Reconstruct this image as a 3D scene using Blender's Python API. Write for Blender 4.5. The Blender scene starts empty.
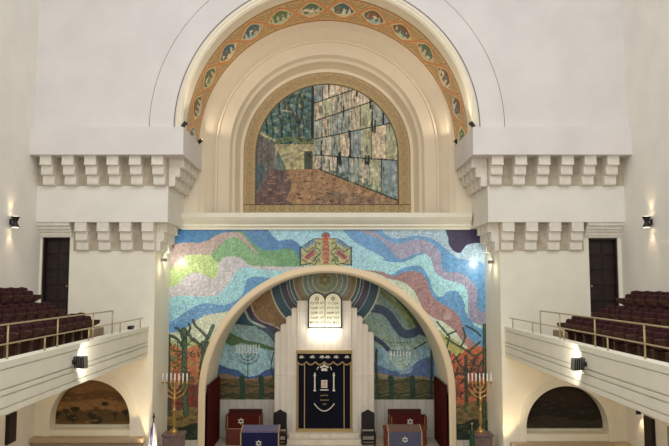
import bpy, math, random
import numpy as np
from mathutils import Vector, Matrix
from mathutils.geometry import tessellate_polygon
random.seed(7); RNG = np.random.default_rng(5)
SC = bpy.context.scene
COL = SC.collection
PI = math.pi
# ------------------------------------------------------------------ camera
FPX = 650.0; PITCH = math.radians(4.5); EYE = 5.6
CX = 327.0; CY = 283.0 - FPX*math.tan(PITCH)
cam_d = bpy.data.cameras.new('camera'); cam = bpy.data.objects.new('camera', cam_d); COL.objects.link(cam)
cam.location = (0, 0, EYE); cam.rotation_euler = (PI/2+PITCH, 0, 0)
cam_d.sensor_width = 36; cam_d.lens = FPX/669*36
cam_d.shift_x = (334.5-CX)/669; cam_d.shift_y = (CY-223.0)/669
cam_d.clip_end = 200
SC.camera = cam
# ------------------------------------------------------------------ light
SC.view_settings.view_transform = 'Standard'; SC.view_settings.look = 'None'
SC.view_settings.gamma = 1; SC.view_settings.use_curve_mapping = False
SC.view_settings.exposure = 0.06
w = bpy.data.worlds.new('world'); SC.world = w; w.use_nodes = True
w.node_tree.nodes['Background'].inputs[0].default_value = (1.0, 0.98, 0.96, 1)
w.node_tree.nodes['Background'].inputs[1].default_value = 0.5
def light(kind, loc, target, energy, color=(1,1,1), size=1, size_y=None, spot=60, blend=.5, radius=.05):
    d = bpy.data.lights.new('light', kind); d.energy = energy; d.color = color
    if kind == 'AREA':
        d.shape = 'RECTANGLE'; d.size = size; d.size_y = size_y or size
    else: d.shadow_soft_size = radius
    if kind == 'SPOT': d.spot_size = math.radians(spot); d.spot_blend = blend
    o = bpy.data.objects.new('hall_light', d); COL.objects.link(o); o.location = loc
    o.rotation_euler = (Vector(target)-Vector(loc)).to_track_quat('-Z', 'Y').to_euler()
    return o
light('AREA', (0, 8, 16), (0, 15, 5), 620, (1, .99, .98), 14, 6)        # broad overhead area light added for soft general brightness
light('AREA', (-5, -3, 10), (4, 20, 5), 300, (1, .98, .95), 6, 6)
light('AREA', (5, -3, 10), (-4, 20, 5), 380, (1, .98, .95), 6, 6)        # added pair of area lights behind the camera, brightening the side walls
WARM = (1, .72, .42)

def P(px, py, Y):
    """a point seen at photo position px, py on the plane at depth Y"""
    a = (px-CX)/FPX; b = (CY-py)/FPX
    d = Vector((a, math.cos(PITCH)-b*math.sin(PITCH), math.sin(PITCH)+b*math.cos(PITCH)))
    t = Y/d.y
    return Vector((d.x*t, Y, EYE+d.z*t))
def X_(px, Y, py=283): return P(px, py, Y).x
def Z_(py, Y, px=327): return P(px, py, Y).z
def proj(x, y, z):
    zz = z-EYE
    dep = y*math.cos(PITCH)+zz*math.sin(PITCH)
    up = -y*math.sin(PITCH)+zz*math.cos(PITCH)
    return CX+FPX*x/dep, CY-FPX*up/dep

# ------------------------------------------------------------------ materials
def lin(c):
    c = np.asarray(c, float)/255.0
    return np.where(c <= .04045, c/12.92, ((c+.055)/1.055)**2.4)
def mat(name, rgb, rough=.6, metal=0, noise=.0, nscale=8, bump=0, bscale=40, emit=0, spec=.4, gain=1.25):
    m = bpy.data.materials.new(name); m.use_nodes = True
    nt = m.node_tree; b = nt.nodes['Principled BSDF']
    l = lin(rgb)*gain; l = np.clip(l, 0, .92)
    b.inputs['Base Color'].default_value = (*l, 1)
    b.inputs['Roughness'].default_value = rough; b.inputs['Metallic'].default_value = metal
    b.inputs['Specular IOR Level'].default_value = spec
    tc = nt.nodes.new('ShaderNodeTexCoord')
    if noise:
        n = nt.nodes.new('ShaderNodeTexNoise'); n.inputs['Scale'].default_value = nscale; n.inputs['Detail'].default_value = 6
        r = nt.nodes.new('ShaderNodeMapRange'); r.inputs['From Min'].default_value = .3; r.inputs['From Max'].default_value = .7
        r.inputs['To Min'].default_value = 1-noise; r.inputs['To Max'].default_value = 1+noise*.6
        mx = nt.nodes.new('ShaderNodeMix'); mx.data_type = 'RGBA'; mx.blend_type = 'MULTIPLY'; mx.inputs[0].default_value = 1
        mx.inputs[6].default_value = (*l, 1)
        cb = nt.nodes.new('ShaderNodeCombineColor')
        nt.links.new(tc.outputs['Object'], n.inputs['Vector']); nt.links.new(n.outputs['Fac'], r.inputs['Value'])
        for i in range(3): nt.links.new(r.outputs[0], cb.inputs[i])
        nt.links.new(cb.outputs[0], mx.inputs[7]); nt.links.new(mx.outputs[2], b.inputs['Base Color'])
    if bump:
        n2 = nt.nodes.new('ShaderNodeTexNoise'); n2.inputs['Scale'].default_value = bscale; n2.inputs['Detail'].default_value = 4
        bp = nt.nodes.new('ShaderNodeBump'); bp.inputs['Strength'].default_value = bump; bp.inputs['Distance'].default_value = .02
        nt.links.new(tc.outputs['Object'], n2.inputs['Vector']); nt.links.new(n2.outputs['Fac'], bp.inputs['Height'])
        nt.links.new(bp.outputs[0], b.inputs['Normal'])
    if emit:
        b.inputs['Emission Color'].default_value = (*lin(rgb), 1); b.inputs['Emission Strength'].default_value = emit
    return m
def painted(name, rough=.5, tess=40, var=.18, gain=1.0, spec=.2):
    m = bpy.data.materials.new(name); m.use_nodes = True
    nt = m.node_tree; b = nt.nodes['Principled BSDF']; b.inputs['Roughness'].default_value = rough
    b.inputs['Specular IOR Level'].default_value = spec
    at = nt.nodes.new('ShaderNodeAttribute'); at.attribute_name = 'Col'
    tc = nt.nodes.new('ShaderNodeTexCoord')
    v = nt.nodes.new('ShaderNodeTexVoronoi'); v.inputs['Scale'].default_value = tess
    sp = nt.nodes.new('ShaderNodeSeparateColor')
    r = nt.nodes.new('ShaderNodeMapRange'); r.inputs['To Min'].default_value = (1-var)*gain; r.inputs['To Max'].default_value = (1+var)*gain
    cb = nt.nodes.new('ShaderNodeCombineColor')
    mx = nt.nodes.new('ShaderNodeMix'); mx.data_type = 'RGBA'; mx.blend_type = 'MULTIPLY'; mx.inputs[0].default_value = 1
    L = nt.links.new
    L(tc.outputs['Object'], v.inputs['Vector']); L(v.outputs['Color'], sp.inputs[0]); L(sp.outputs[0], r.inputs['Value'])
    for i in range(3): L(r.outputs[0], cb.inputs[i])
    L(at.outputs['Color'], mx.inputs[6]); L(cb.outputs[0], mx.inputs[7]); L(mx.outputs[2], b.inputs['Base Color'])
    return m
def blocks_mat(name, rgb, joint, bw, bh, rough=.5, mortar=.012, noise=.1):
    m = bpy.data.materials.new(name); m.use_nodes = True
    nt = m.node_tree; b = nt.nodes['Principled BSDF']; b.inputs['Roughness'].default_value = rough
    tc = nt.nodes.new('ShaderNodeTexCoord'); mp = nt.nodes.new('ShaderNodeMapping'); mp.inputs['Rotation'].default_value = (PI/2, 0, 0)
    br = nt.nodes.new('ShaderNodeTexBrick'); br.offset = 0
    c = np.clip(lin(rgb)*1.25, 0, .9)
    br.inputs['Color1'].default_value = (*c, 1); br.inputs['Color2'].default_value = (*(c*(1-noise)), 1)
    br.inputs['Mortar'].default_value = (*(lin(joint)*1.25), 1); br.inputs['Scale'].default_value = 1
    br.inputs['Brick Width'].default_value = bw; br.inputs['Row Height'].default_value = bh; br.inputs['Mortar Size'].default_value = mortar
    n = nt.nodes.new('ShaderNodeTexNoise'); n.inputs['Scale'].default_value = 3; n.inputs['Detail'].default_value = 8
    r = nt.nodes.new('ShaderNodeMapRange'); r.inputs['From Min'].default_value = .3; r.inputs['From Max'].default_value = .7
    r.inputs['To Min'].default_value = 1-noise; r.inputs['To Max'].default_value = 1.02
    cb = nt.nodes.new('ShaderNodeCombineColor')
    mx = nt.nodes.new('ShaderNodeMix'); mx.data_type = 'RGBA'; mx.blend_type = 'MULTIPLY'; mx.inputs[0].default_value = 1
    L = nt.links.new
    L(tc.outputs['Object'], mp.inputs[0]); L(mp.outputs[0], br.inputs['Vector']); L(tc.outputs['Object'], n.inputs['Vector'])
    L(n.outputs['Fac'], r.inputs['Value'])
    for i in range(3): L(r.outputs[0], cb.inputs[i])
    L(br.outputs['Color'], mx.inputs[6]); L(cb.outputs[0], mx.inputs[7]); L(mx.outputs[2], b.inputs['Base Color'])
    return m
M = {}
M['plaster'] = mat('plaster', (219, 216, 208), .85, noise=.05, nscale=1.2, bump=.15, bscale=30, spec=.1)
M['plaster_up'] = mat('plaster_upper', (210, 206, 204), .85, noise=.06, nscale=.9, bump=.15, bscale=25, spec=.1)
M['cream'] = mat('cream_plaster', (224, 214, 194), .8, noise=.04, nscale=2, bump=.1, spec=.1)
M['yellow_cream'] = mat('yellow_cream_plaster', (226, 220, 204), .8, noise=.04, nscale=2, bump=.1, spec=.1)
M['arch_cream'] = mat('arch_cream', (214, 201, 178), .75, noise=.03, nscale=2, spec=.1)
M['stone_trim'] = mat('corbel_stone', (216, 211, 200), .85, noise=.08, nscale=5, bump=.25, spec=.1)
M['groove'] = mat('groove_shadow_line', (120, 108, 95), .9)
M['tan_line'] = mat('tan_arch_trim', (226, 204, 172), .7)
M['marble'] = blocks_mat('ark_marble', (222, 212, 197), (196, 184, 168), .22, 2.3, mortar=.008, noise=.06)
M['wainscot'] = blocks_mat('wainscot_marble', (196, 190, 178), (150, 144, 134), .3, 1.9, mortar=.008, noise=.1)
M['step_marble'] = mat('step_marble', (205, 195, 178), .45, noise=.12, nscale=5)
M['floor'] = mat('stage_floor', (190, 178, 158), .35, noise=.1, nscale=2)
M['hall_floor'] = mat('hall_floor', (130, 110, 90), .4, noise=.15, nscale=2)
M['dark_door'] = mat('dark_door_wood', (36, 24, 22), .5, noise=.25, nscale=6)
M['dark_wood'] = mat('dark_carved_wood', (27, 21, 20), .45, noise=.2, nscale=10)
M['red_wood'] = mat('red_wood', (96, 40, 26), .4, noise=.25, nscale=8)
M['desk_red'] = mat('red_velvet', (76, 26, 22), .85, noise=.15, nscale=12, spec=.1)
M['bench_red'] = mat('dark_red_leather', (70, 20, 20), .5, noise=.15)
M['curtain_red'] = mat('curtain_dark_red', (64, 22, 18), .8, noise=.2, spec=.1)
M['navy'] = mat('navy_velvet', (17, 18, 30), .9, noise=.2, nscale=12, spec=.15)
M['navy_cloth'] = mat('navy_cloth', (30, 32, 66), .8, noise=.1, spec=.1)
M['violet_cloth'] = mat('violet_cloth_top', (104, 100, 126), .8, noise=.08, spec=.1)
M['grey_cloth'] = mat('grey_blue_cloth', (80, 82, 102), .8, noise=.1, spec=.1)
M['brown_cloth'] = mat('brown_cloth_top', (110, 90, 80), .8, noise=.1, spec=.1)
M['gold'] = mat('gold_thread', (170, 145, 98), .55, noise=.15, nscale=60, spec=.4)
M['silver'] = mat('pale_embroidery', (215, 210, 195), .5, noise=.12, nscale=60)
M['redthread'] = mat('red_embroidery', (170, 60, 45), .6)
M['brass'] = mat('brass', (205, 172, 108), .3, metal=1, gain=1.0)
M['brass_rail'] = mat('brass_rail', (172, 156, 118), .35, metal=.35)
M['candle'] = mat('white_candle', (240, 235, 225), .5)
M['black'] = mat('black_metal', (28, 27, 28), .45, noise=.1)
M['grey_metal'] = mat('grey_metal', (120, 118, 112), .4, metal=.3)
M['lens'] = mat('lamp_glass', (255, 236, 200), .2, emit=6)
M['lens_dim'] = mat('flood_glass', (150, 145, 135), .2)
M['seat_red'] = mat('maroon_upholstery', (56, 27, 30), .8, noise=.4, nscale=9, spec=.15)
M['seat_wood'] = mat('seat_side_wood', (72, 46, 34), .5, noise=.5, nscale=16)
M['tablet'] = mat('tablet_stone_glow', (240, 228, 196), .6, noise=.05, nscale=6, emit=.08)  # faint emission added so the slabs look brightly lit
M['letter'] = mat('letter_gold', (120, 92, 50), .5)
M['ped_marble'] = mat('pedestal_red_marble', (110, 92, 90), .35, noise=.35, nscale=14)
M['green_cloth'] = mat('green_cloth', (34, 84, 62), .8)
M['flag_white'] = mat('flag_white', (225, 226, 230), .85)
M['flag_blue'] = mat('flag_blue', (38, 60, 130), .85)
M['pane'] = mat('greenish_pane', (140, 150, 130), .2, noise=.1)
M['ledge_tan'] = mat('ledge_tan', (172, 154, 130), .7, noise=.06)
M['mosaic'] = painted('mosaic_tesserae', .27, 34, .22, 1.0, .45)
M['mural'] = painted('mural_mosaic', .6, 30, .10, 1.0)
M['goldmosaic'] = painted('gold_arch_mosaic', .5, 26, .14, 1.0)
M['niche'] = painted('niche_painting', .6, 12, .08, 1.0)

# ------------------------------------------------------------------ mesh helpers
class MB:
    def __init__(s): s.v = []; s.f = []; s.sm = []
    def add(s, vs, fs, smooth=False):
        b = len(s.v); s.v += [tuple(v) for v in vs]
        for f in fs: s.f.append([b+i for i in f]); s.sm.append(smooth)
        return s
    def box(s, x0, x1, y0, y1, z0, z1, bev=0):
        if x0 > x1: x0, x1 = x1, x0
        if y0 > y1: y0, y1 = y1, y0
        if z0 > z1: z0, z1 = z1, z0
        if bev:
            b = min(bev, (x1-x0)/2.2, (y1-y0)/2.2, (z1-z0)/2.2)
            vs = []
            for X, Y, Z, sx, sy, sz in [(X, Y, Z, 1 if i == 0 else -1, 1 if j == 0 else -1, 1 if k == 0 else -1) for i, X in enumerate((x0, x1)) for j, Y in enumerate((y0, y1)) for k, Z in enumerate((z0, z1))]:
                vs += [(X, Y+sy*b, Z+sz*b), (X+sx*b, Y, Z+sz*b), (X+sx*b, Y+sy*b, Z)]
            def q(i, j, k, a): return ((i*2+j)*2+k)*3+a
            fs = [[q(0,0,0,0),q(0,0,1,0),q(0,1,1,0),q(0,1,0,0)], [q(1,0,0,0),q(1,1,0,0),q(1,1,1,0),q(1,0,1,0)],
                  [q(0,0,0,1),q(1,0,0,1),q(1,0,1,1),q(0,0,1,1)], [q(0,1,0,1),q(0,1,1,1),q(1,1,1,1),q(1,1,0,1)],
                  [q(0,0,0,2),q(0,1,0,2),q(1,1,0,2),q(1,0,0,2)], [q(0,0,1,2),q(1,0,1,2),q(1,1,1,2),q(0,1,1,2)]]
            for i in (0,1):
                for j in (0,1): fs.append([q(i,j,0,0),q(i,j,0,1),q(i,j,1,1),q(i,j,1,0)])
            for i in (0,1):
                for k in (0,1): fs.append([q(i,0,k,0),q(i,1,k,0),q(i,1,k,2),q(i,0,k,2)])
            for j in (0,1):
                for k in (0,1): fs.append([q(0,j,k,1),q(1,j,k,1),q(1,j,k,2),q(0,j,k,2)])
            for i in (0,1):
                for j in (0,1):
                    for k in (0,1): fs.append([q(i,j,k,0),q(i,j,k,1),q(i,j,k,2)])
            return s.add(vs, fs)
        vs = [(x0,y0,z0),(x1,y0,z0),(x1,y1,z0),(x0,y1,z0),(x0,y0,z1),(x1,y0,z1),(x1,y1,z1),(x0,y1,z1)]
        return s.add(vs, [[0,3,2,1],[4,5,6,7],[0,1,5,4],[1,2,6,5],[2,3,7,6],[3,0,4,7]])
    def cyl(s, a, b, r0, r1=None, n=12, cap=True):
        a = Vector(a); b = Vector(b); r1 = r0 if r1 is None else r1
        d = (b-a).normalized(); u = d.orthogonal().normalized(); v = d.cross(u)
        vs = []
        for p, r in ((a, r0), (b, r1)):
            for i in range(n):
                t = 2*PI*i/n; vs.append(p+u*math.cos(t)*r+v*math.sin(t)*r)
        fs = [[i, (i+1) % n, n+(i+1) % n, n+i] for i in range(n)]
        s.add(vs, fs, True)
        if cap: s.add(vs[:n], [list(range(n))[::-1]]); s.add(vs[n:], [list(range(n))])
        return s
    def tube(s, pts, r, n=8):
        pts = [Vector(p) for p in pts]; vs = []; u = None
        for i, p in enumerate(pts):
            d = (pts[min(i+1, len(pts)-1)]-pts[max(i-1, 0)]).normalized()
            if u is None: u = d.orthogonal().normalized()
            else: u = (u-d*u.dot(d)).normalized()
            v = d.cross(u); rr = r[i] if isinstance(r, (list, tuple)) else r
            for k in range(n):
                t = 2*PI*k/n; vs.append(p+u*math.cos(t)*rr+v*math.sin(t)*rr)
        fs = [[i*n+k, i*n+(k+1) % n, (i+1)*n+(k+1) % n, (i+1)*n+k] for i in range(len(pts)-1) for k in range(n)]
        fs += [list(range(n))[::-1], [(len(pts)-1)*n+k for k in range(n)]]
        return s.add(vs, fs, True)
    def lathe(s, prof, c=(0,0,0), n=20):
        vs = []
        for r, z in prof:
            for k in range(n):
                t = 2*PI*k/n; vs.append((c[0]+r*math.cos(t), c[1]+r*math.sin(t), c[2]+z))
        m = len(prof)
        fs = [[i*n+k, i*n+(k+1) % n, (i+1)*n+(k+1) % n, (i+1)*n+k] for i in range(m-1) for k in range(n)]
        s.add(vs, fs, True)
        return s.add(vs[:n], [list(range(n))[::-1]]).add(vs[-n:], [list(range(n))])
    def prism(s, outer, y0, y1, holes=(), axis='Y', smooth=False):
        """outline in (x,z) extruded along Y, or in (y,z) extruded along X"""
        loops = [list(outer)]+[list(h) for h in holes]
        tri = tessellate_polygon([[Vector((p[0], p[1], 0)) for p in l] for l in loops])
        flat = [p for l in loops for p in l]; n = len(flat)
        def mk(p, d): return (p[0], d, p[1]) if axis == 'Y' else (d, p[0], p[1])
        vs = [mk(p, y0) for p in flat]+[mk(p, y1) for p in flat]
        s.add(vs, [list(t) for t in tri]+[[i+n for i in t][::-1] for t in tri])
        k = 0
        for l in loops:
            m = len(l)
            s.add([mk(p, y0) for p in l]+[mk(p, y1) for p in l], [[i, (i+1) % m, m+(i+1) % m, m+i] for i in range(m)], smooth)
            k += m
        return s
    def sphere(s, c, r, sx=1, sy=1, sz=1, n=10):
        vs = []; fs = []
        for i in range(n+1):
            a = PI*i/n
            for k in range(2*n):
                t = PI*k/n; vs.append((c[0]+r*sx*math.sin(a)*math.cos(t), c[1]+r*sy*math.sin(a)*math.sin(t), c[2]+r*sz*math.cos(a)))
        for i in range(n):
            for k in range(2*n): fs.append([i*2*n+k, i*2*n+(k+1) % (2*n), (i+1)*2*n+(k+1) % (2*n), (i+1)*2*n+k])
        return s.add(vs, fs, True)
    def arch(s, prof, xc, zc, zb, n=72, close=False, th0=0, th1=PI, legs=True):
        """profile of (radius, y) carried round a semicircle and down both legs"""
        st = []
        if legs: st.append((1, 0, zb-zc))
        for i in range(n+1):
            t = th0+(th1-th0)*i/n; st.append((math.cos(t), math.sin(t), 0))
        if legs: st.append((-1, 0, zb-zc))
        vs = [(xc+c*r, y, zc+q*r+dz) for (c, q, dz) in st for (r, y) in prof]
        m = len(prof); fs = []
        for i in range(len(st)-1):
            for k in range(m if close else m-1):
                k2 = (k+1) % m
                fs.append([i*m+k, i*m+k2, (i+1)*m+k2, (i+1)*m+k])
        s.add(vs, fs, True)
        return s
    def build(s, name, m, parent=None, loc=None, autosmooth=35):
        me = bpy.data.meshes.new(name); me.from_pydata(s.v, [], s.f)
        me.polygons.foreach_set('use_smooth', [True if a else False for a in s.sm])
        import bmesh
        bm = bmesh.new(); bm.from_mesh(me); bmesh.ops.remove_doubles(bm, verts=bm.verts, dist=1e-5)
        bmesh.ops.recalc_face_normals(bm, faces=bm.faces)
        for e in bm.edges:
            if len(e.link_faces) == 2 and e.calc_face_angle(0) > math.radians(autosmooth): e.smooth = False
        bm.to_mesh(me); bm.free()
        me.materials.append(M[m] if isinstance(m, str) else m)
        o = bpy.data.objects.new(name, me); COL.objects.link(o)
        if parent is not None: o.parent = parent
        if loc is not None: o.location = loc
        return o
def tag(o, label, cat, group=None, kind=None):
    o['label'] = label; o['category'] = cat
    if group: o['group'] = group
    if kind: o['kind'] = kind
    return o
def struct(o, label=None):
    o['kind'] = 'structure'
    if label: o['label'] = label
    return o
def empty(name, loc, label, cat, group=None, rz=0):
    o = bpy.data.objects.new(name, None); COL.objects.link(o); o.location = loc; o.rotation_euler = (0, 0, rz)
    return tag(o, label, cat, group)
def copy_tree(o, parent=None):
    c = o.copy(); COL.objects.link(c)
    if parent is not None: c.parent = parent
    for ch in list(o.children): copy_tree(ch, c)
    return c
def arc_pts(xc, zc, r, t0, t1, n=40): return [(xc+r*math.cos(t0+(t1-t0)*i/n), zc+r*math.sin(t0+(t1-t0)*i/n)) for i in range(n+1)]
def star_mb(cx, y, cz, R, wd, th):
    mb = MB()
    for s_ in (0, PI):
        pts = [(cx+R*math.sin(s_+2*PI*k/3), cz+R*math.cos(s_+2*PI*k/3)) for k in range(3)]
        inn = [(cx+(R-2*wd)*math.sin(s_+2*PI*k/3), cz+(R-2*wd)*math.cos(s_+2*PI*k/3)) for k in range(3)]
        mb.prism(pts, y, y+th, [inn])
    return mb

# ------------------------------------------------------------------ painter (colour attribute on a fine grid)
class Paint:
    def __init__(s, px, py, base):
        s.x = px; s.y = py; s.c = np.tile(np.asarray(base, float), (len(px), 1)); s.warp = 0
    def inside(s, poly):
        poly = np.asarray(poly, float); x, y = s.x, s.y
        x0, y0 = poly.min(0); x1, y1 = poly.max(0)
        idx = np.nonzero((x >= x0) & (x <= x1) & (y >= y0) & (y <= y1))[0]
        xs, ys = x[idx], y[idx]; r = np.zeros(len(idx), bool)
        j = len(poly)-1
        for i in range(len(poly)):
            xi, yi = poly[i]; xj, yj = poly[j]
            if yi != yj:
                c = ((yi > ys) != (yj > ys)) & (xs < (xj-xi)*(ys-yi)/(yj-yi)+xi); r ^= c
            j = i
        return idx[r]
    def poly(s, pts, col, smooth=False, a=1):
        if smooth: pts = cr(pts, True)
        i = s.inside(pts); s.c[i] = s.c[i]*(1-a)+np.asarray(col)*a; return s
    def under(s, pts, col, bottom=9999, a=1):
        c = cr(pts); c = [(-999, c[0][1])]+c+[(1999, c[-1][1])]
        xs = np.array([p[0] for p in c]); ys = np.array([p[1] for p in c])
        o = np.argsort(xs, kind='stable'); yy = np.interp(s.x, xs[o], ys[o])
        lo = pts[0][0]; hi = pts[-1][0]
        i = (s.y > yy) & (s.x >= lo) & (s.x <= hi) & (s.y < bottom)
        s.c[i] = s.c[i]*(1-a)+np.asarray(col)*a; return s
    def stroke(s, pts, w, col, smooth=True, a=1):
        if smooth and len(pts) > 2: pts = cr(pts)
        pts = np.asarray(pts, float)
        x0, y0 = pts.min(0)-w; x1, y1 = pts.max(0)+w
        idx = np.nonzero((s.x >= x0) & (s.x <= x1) & (s.y >= y0) & (s.y <= y1))[0]
        if len(idx) == 0: return s
        xs, ys = s.x[idx], s.y[idx]; d = np.full(len(idx), 1e9)
        for k in range(len(pts)-1):
            ax, ay = pts[k]; bx, by = pts[k+1]; L = (bx-ax)**2+(by-ay)**2+1e-9
            t = np.clip(((xs-ax)*(bx-ax)+(ys-ay)*(by-ay))/L, 0, 1)
            d = np.minimum(d, (xs-ax-t*(bx-ax))**2+(ys-ay-t*(by-ay))**2)
        i = idx[d < (w/2)**2]; s.c[i] = s.c[i]*(1-a)+np.asarray(col)*a; return s
    def disc(s, cx, cy, rx, ry, col, a=1, rot=0):
        ca, sa = math.cos(rot), math.sin(rot)
        u = (s.x-cx)*ca+(s.y-cy)*sa; v = -(s.x-cx)*sa+(s.y-cy)*ca
        i = (u/rx)**2+(v/ry)**2 < 1; s.c[i] = s.c[i]*(1-a)+np.asarray(col)*a; return s
    def ring(s, cx, cy, r0, r1, col, a=1):
        r = np.hypot(s.x-cx, s.y-cy); i = (r >= r0) & (r < r1); s.c[i] = s.c[i]*(1-a)+np.asarray(col)*a; return s
    def mottle(s, amp, scale):
        v = np.zeros(len(s.x))
        for k in range(14):
            a = random.random()*2*PI; f = 2*PI/scale*random.uniform(.5, 2.2)
            v += np.sin((s.x*math.cos(a)+s.y*math.sin(a))*f+random.random()*6.3+1.5*np.sin(s.x*f*.37+k)+1.5*np.sin(s.y*f*.41-k))/14*2.6
        s.c *= (1+amp*v)[:, None]; return s
    def contrast(s, k, mid=120): s.c = (s.c-mid)*k+mid; return s
    def noise(s, amp):
        s.c *= (1+amp*RNG.standard_normal(len(s.x)))[:, None]; s.c += amp*60*RNG.standard_normal(s.c.shape)
        s.c = np.clip(s.c, 2, 250); return s
def cr(pts, closed=False, n=8):
    p = [np.asarray(q, float) for q in pts]; out = []; m = len(p)
    rng = range(m if closed else m-1)
    for i in rng:
        a = p[(i-1) % m] if closed or i > 0 else p[0]; b = p[i]; c = p[(i+1) % m]; d = p[(i+2) % m] if closed or i+2 < m else p[-1]
        for k in range(n):
            t = k/n; out.append(tuple(.5*((2*b)+(-a+c)*t+(2*a-5*b+4*c-d)*t*t+(-a+3*b-3*c+d)*t**3)))
    if not closed: out.append(tuple(p[-1]))
    return out
def grid_obj(name, W, H, posf, keep, colors, m, gain, parent=None, sat=.86):
    """W x H vertex grid; posf gives (N,3); keep masks faces; colours in photo sRGB"""
    pos = posf
    g_ = colors.mean(1, keepdims=True); colors = g_+(colors-g_)*sat+4
    idx = np.arange(W*H).reshape(H, W)
    f = np.stack([idx[:-1, :-1], idx[:-1, 1:], idx[1:, 1:], idx[1:, :-1]], -1).reshape(-1, 4)
    if keep is not None:
        c = pos[f].mean(1); f = f[keep(c)]
    used = np.unique(f); remap = -np.ones(W*H, int); remap[used] = np.arange(len(used))
    f = remap[f]; pos = pos[used]; colr = colors[used]
    me = bpy.data.meshes.new(name)
    me.vertices.add(len(pos)); me.vertices.foreach_set('co', pos.astype(np.float32).ravel())
    me.loops.add(len(f)*4); me.loops.foreach_set('vertex_index', f.ravel().astype(np.int32))
    me.polygons.add(len(f)); me.polygons.foreach_set('loop_start', np.arange(0, len(f)*4, 4, dtype=np.int32))
    me.update(calc_edges=True)
    at = me.color_attributes.new('Col', 'FLOAT_COLOR', 'POINT')
    rgba = np.ones((len(pos), 4), np.float32); rgba[:, :3] = np.clip(lin(colr)*gain, 0, .95)
    at.data.foreach_set('color', rgba.ravel())
    me.materials.append(M[m]); me.validate()
    o = bpy.data.objects.new(name, me); COL.objects.link(o)
    if parent is not None: o.parent = parent
    return o
def plane_grid(x0, x1, z0, z1, Y, step):
    """vertex grid on the plane at depth Y, with each vertex's design coordinates"""
    W = int((x1-x0)/step)+1; H = int((z1-z0)/step)+1
    gx, gz = np.meshgrid(np.linspace(x0, x1, W), np.linspace(z0, z1, H))
    gx = gx.ravel(); gz = gz.ravel(); pos = np.stack([gx, np.full_like(gx, Y), gz], 1)
    px, py = proj(gx, Y, gz)
    return W, H, pos, px, py

# ------------------------------------------------------------------ main dimensions
YP, YB, YT, YU = 20.0, 19.65, 19.05, 19.3      # pier, band, top block, upper wall front planes
YM = 21.9                                      # mosaic wall
YA = 24.2                                      # apse back wall
WL, WR = -8.83, 9.06                           # side walls
PIL, PIR = -5.28, 5.31                         # pier inner faces
BIL, BIR = -4.84, 4.90                         # band inner faces
TIL, TIR = -4.27, 4.34                         # top block inner faces
YE = 22.5                                      # back of blocks
Z0 = 0.0
zTt, zTb = Z_(127, YT), Z_(154.5, YT)          # top block
zBt, zBb = Z_(186, YB), Z_(222, YB)            # band
zLt, zLb = Z_(213, 21.6), Z_(229, 21.6)        # ledge
ZC2 = Z_(394, YM); RV = 4.03                   # apse vault centre height and radius
TOP = 17.5

# --- shell
struct(MB().box(WL-.3, WR+.3, -4, 25, -1.7, -1.4).build('floor', 'hall_floor'))
struct(MB().box(PIL, PIR, 18.2, YM, -1.4, 0).box(-4.03, 4.03, YM, YA, -1.4, 0).build('floor', 'floor'))
struct(MB().box(WL-.35, WL, -4, 25, -1.4, TOP).build('wall_left', 'plaster'))
struct(MB().box(WR, WR+.35, -4, 25, -1.4, TOP).build('wall_right', 'plaster'))

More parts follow.
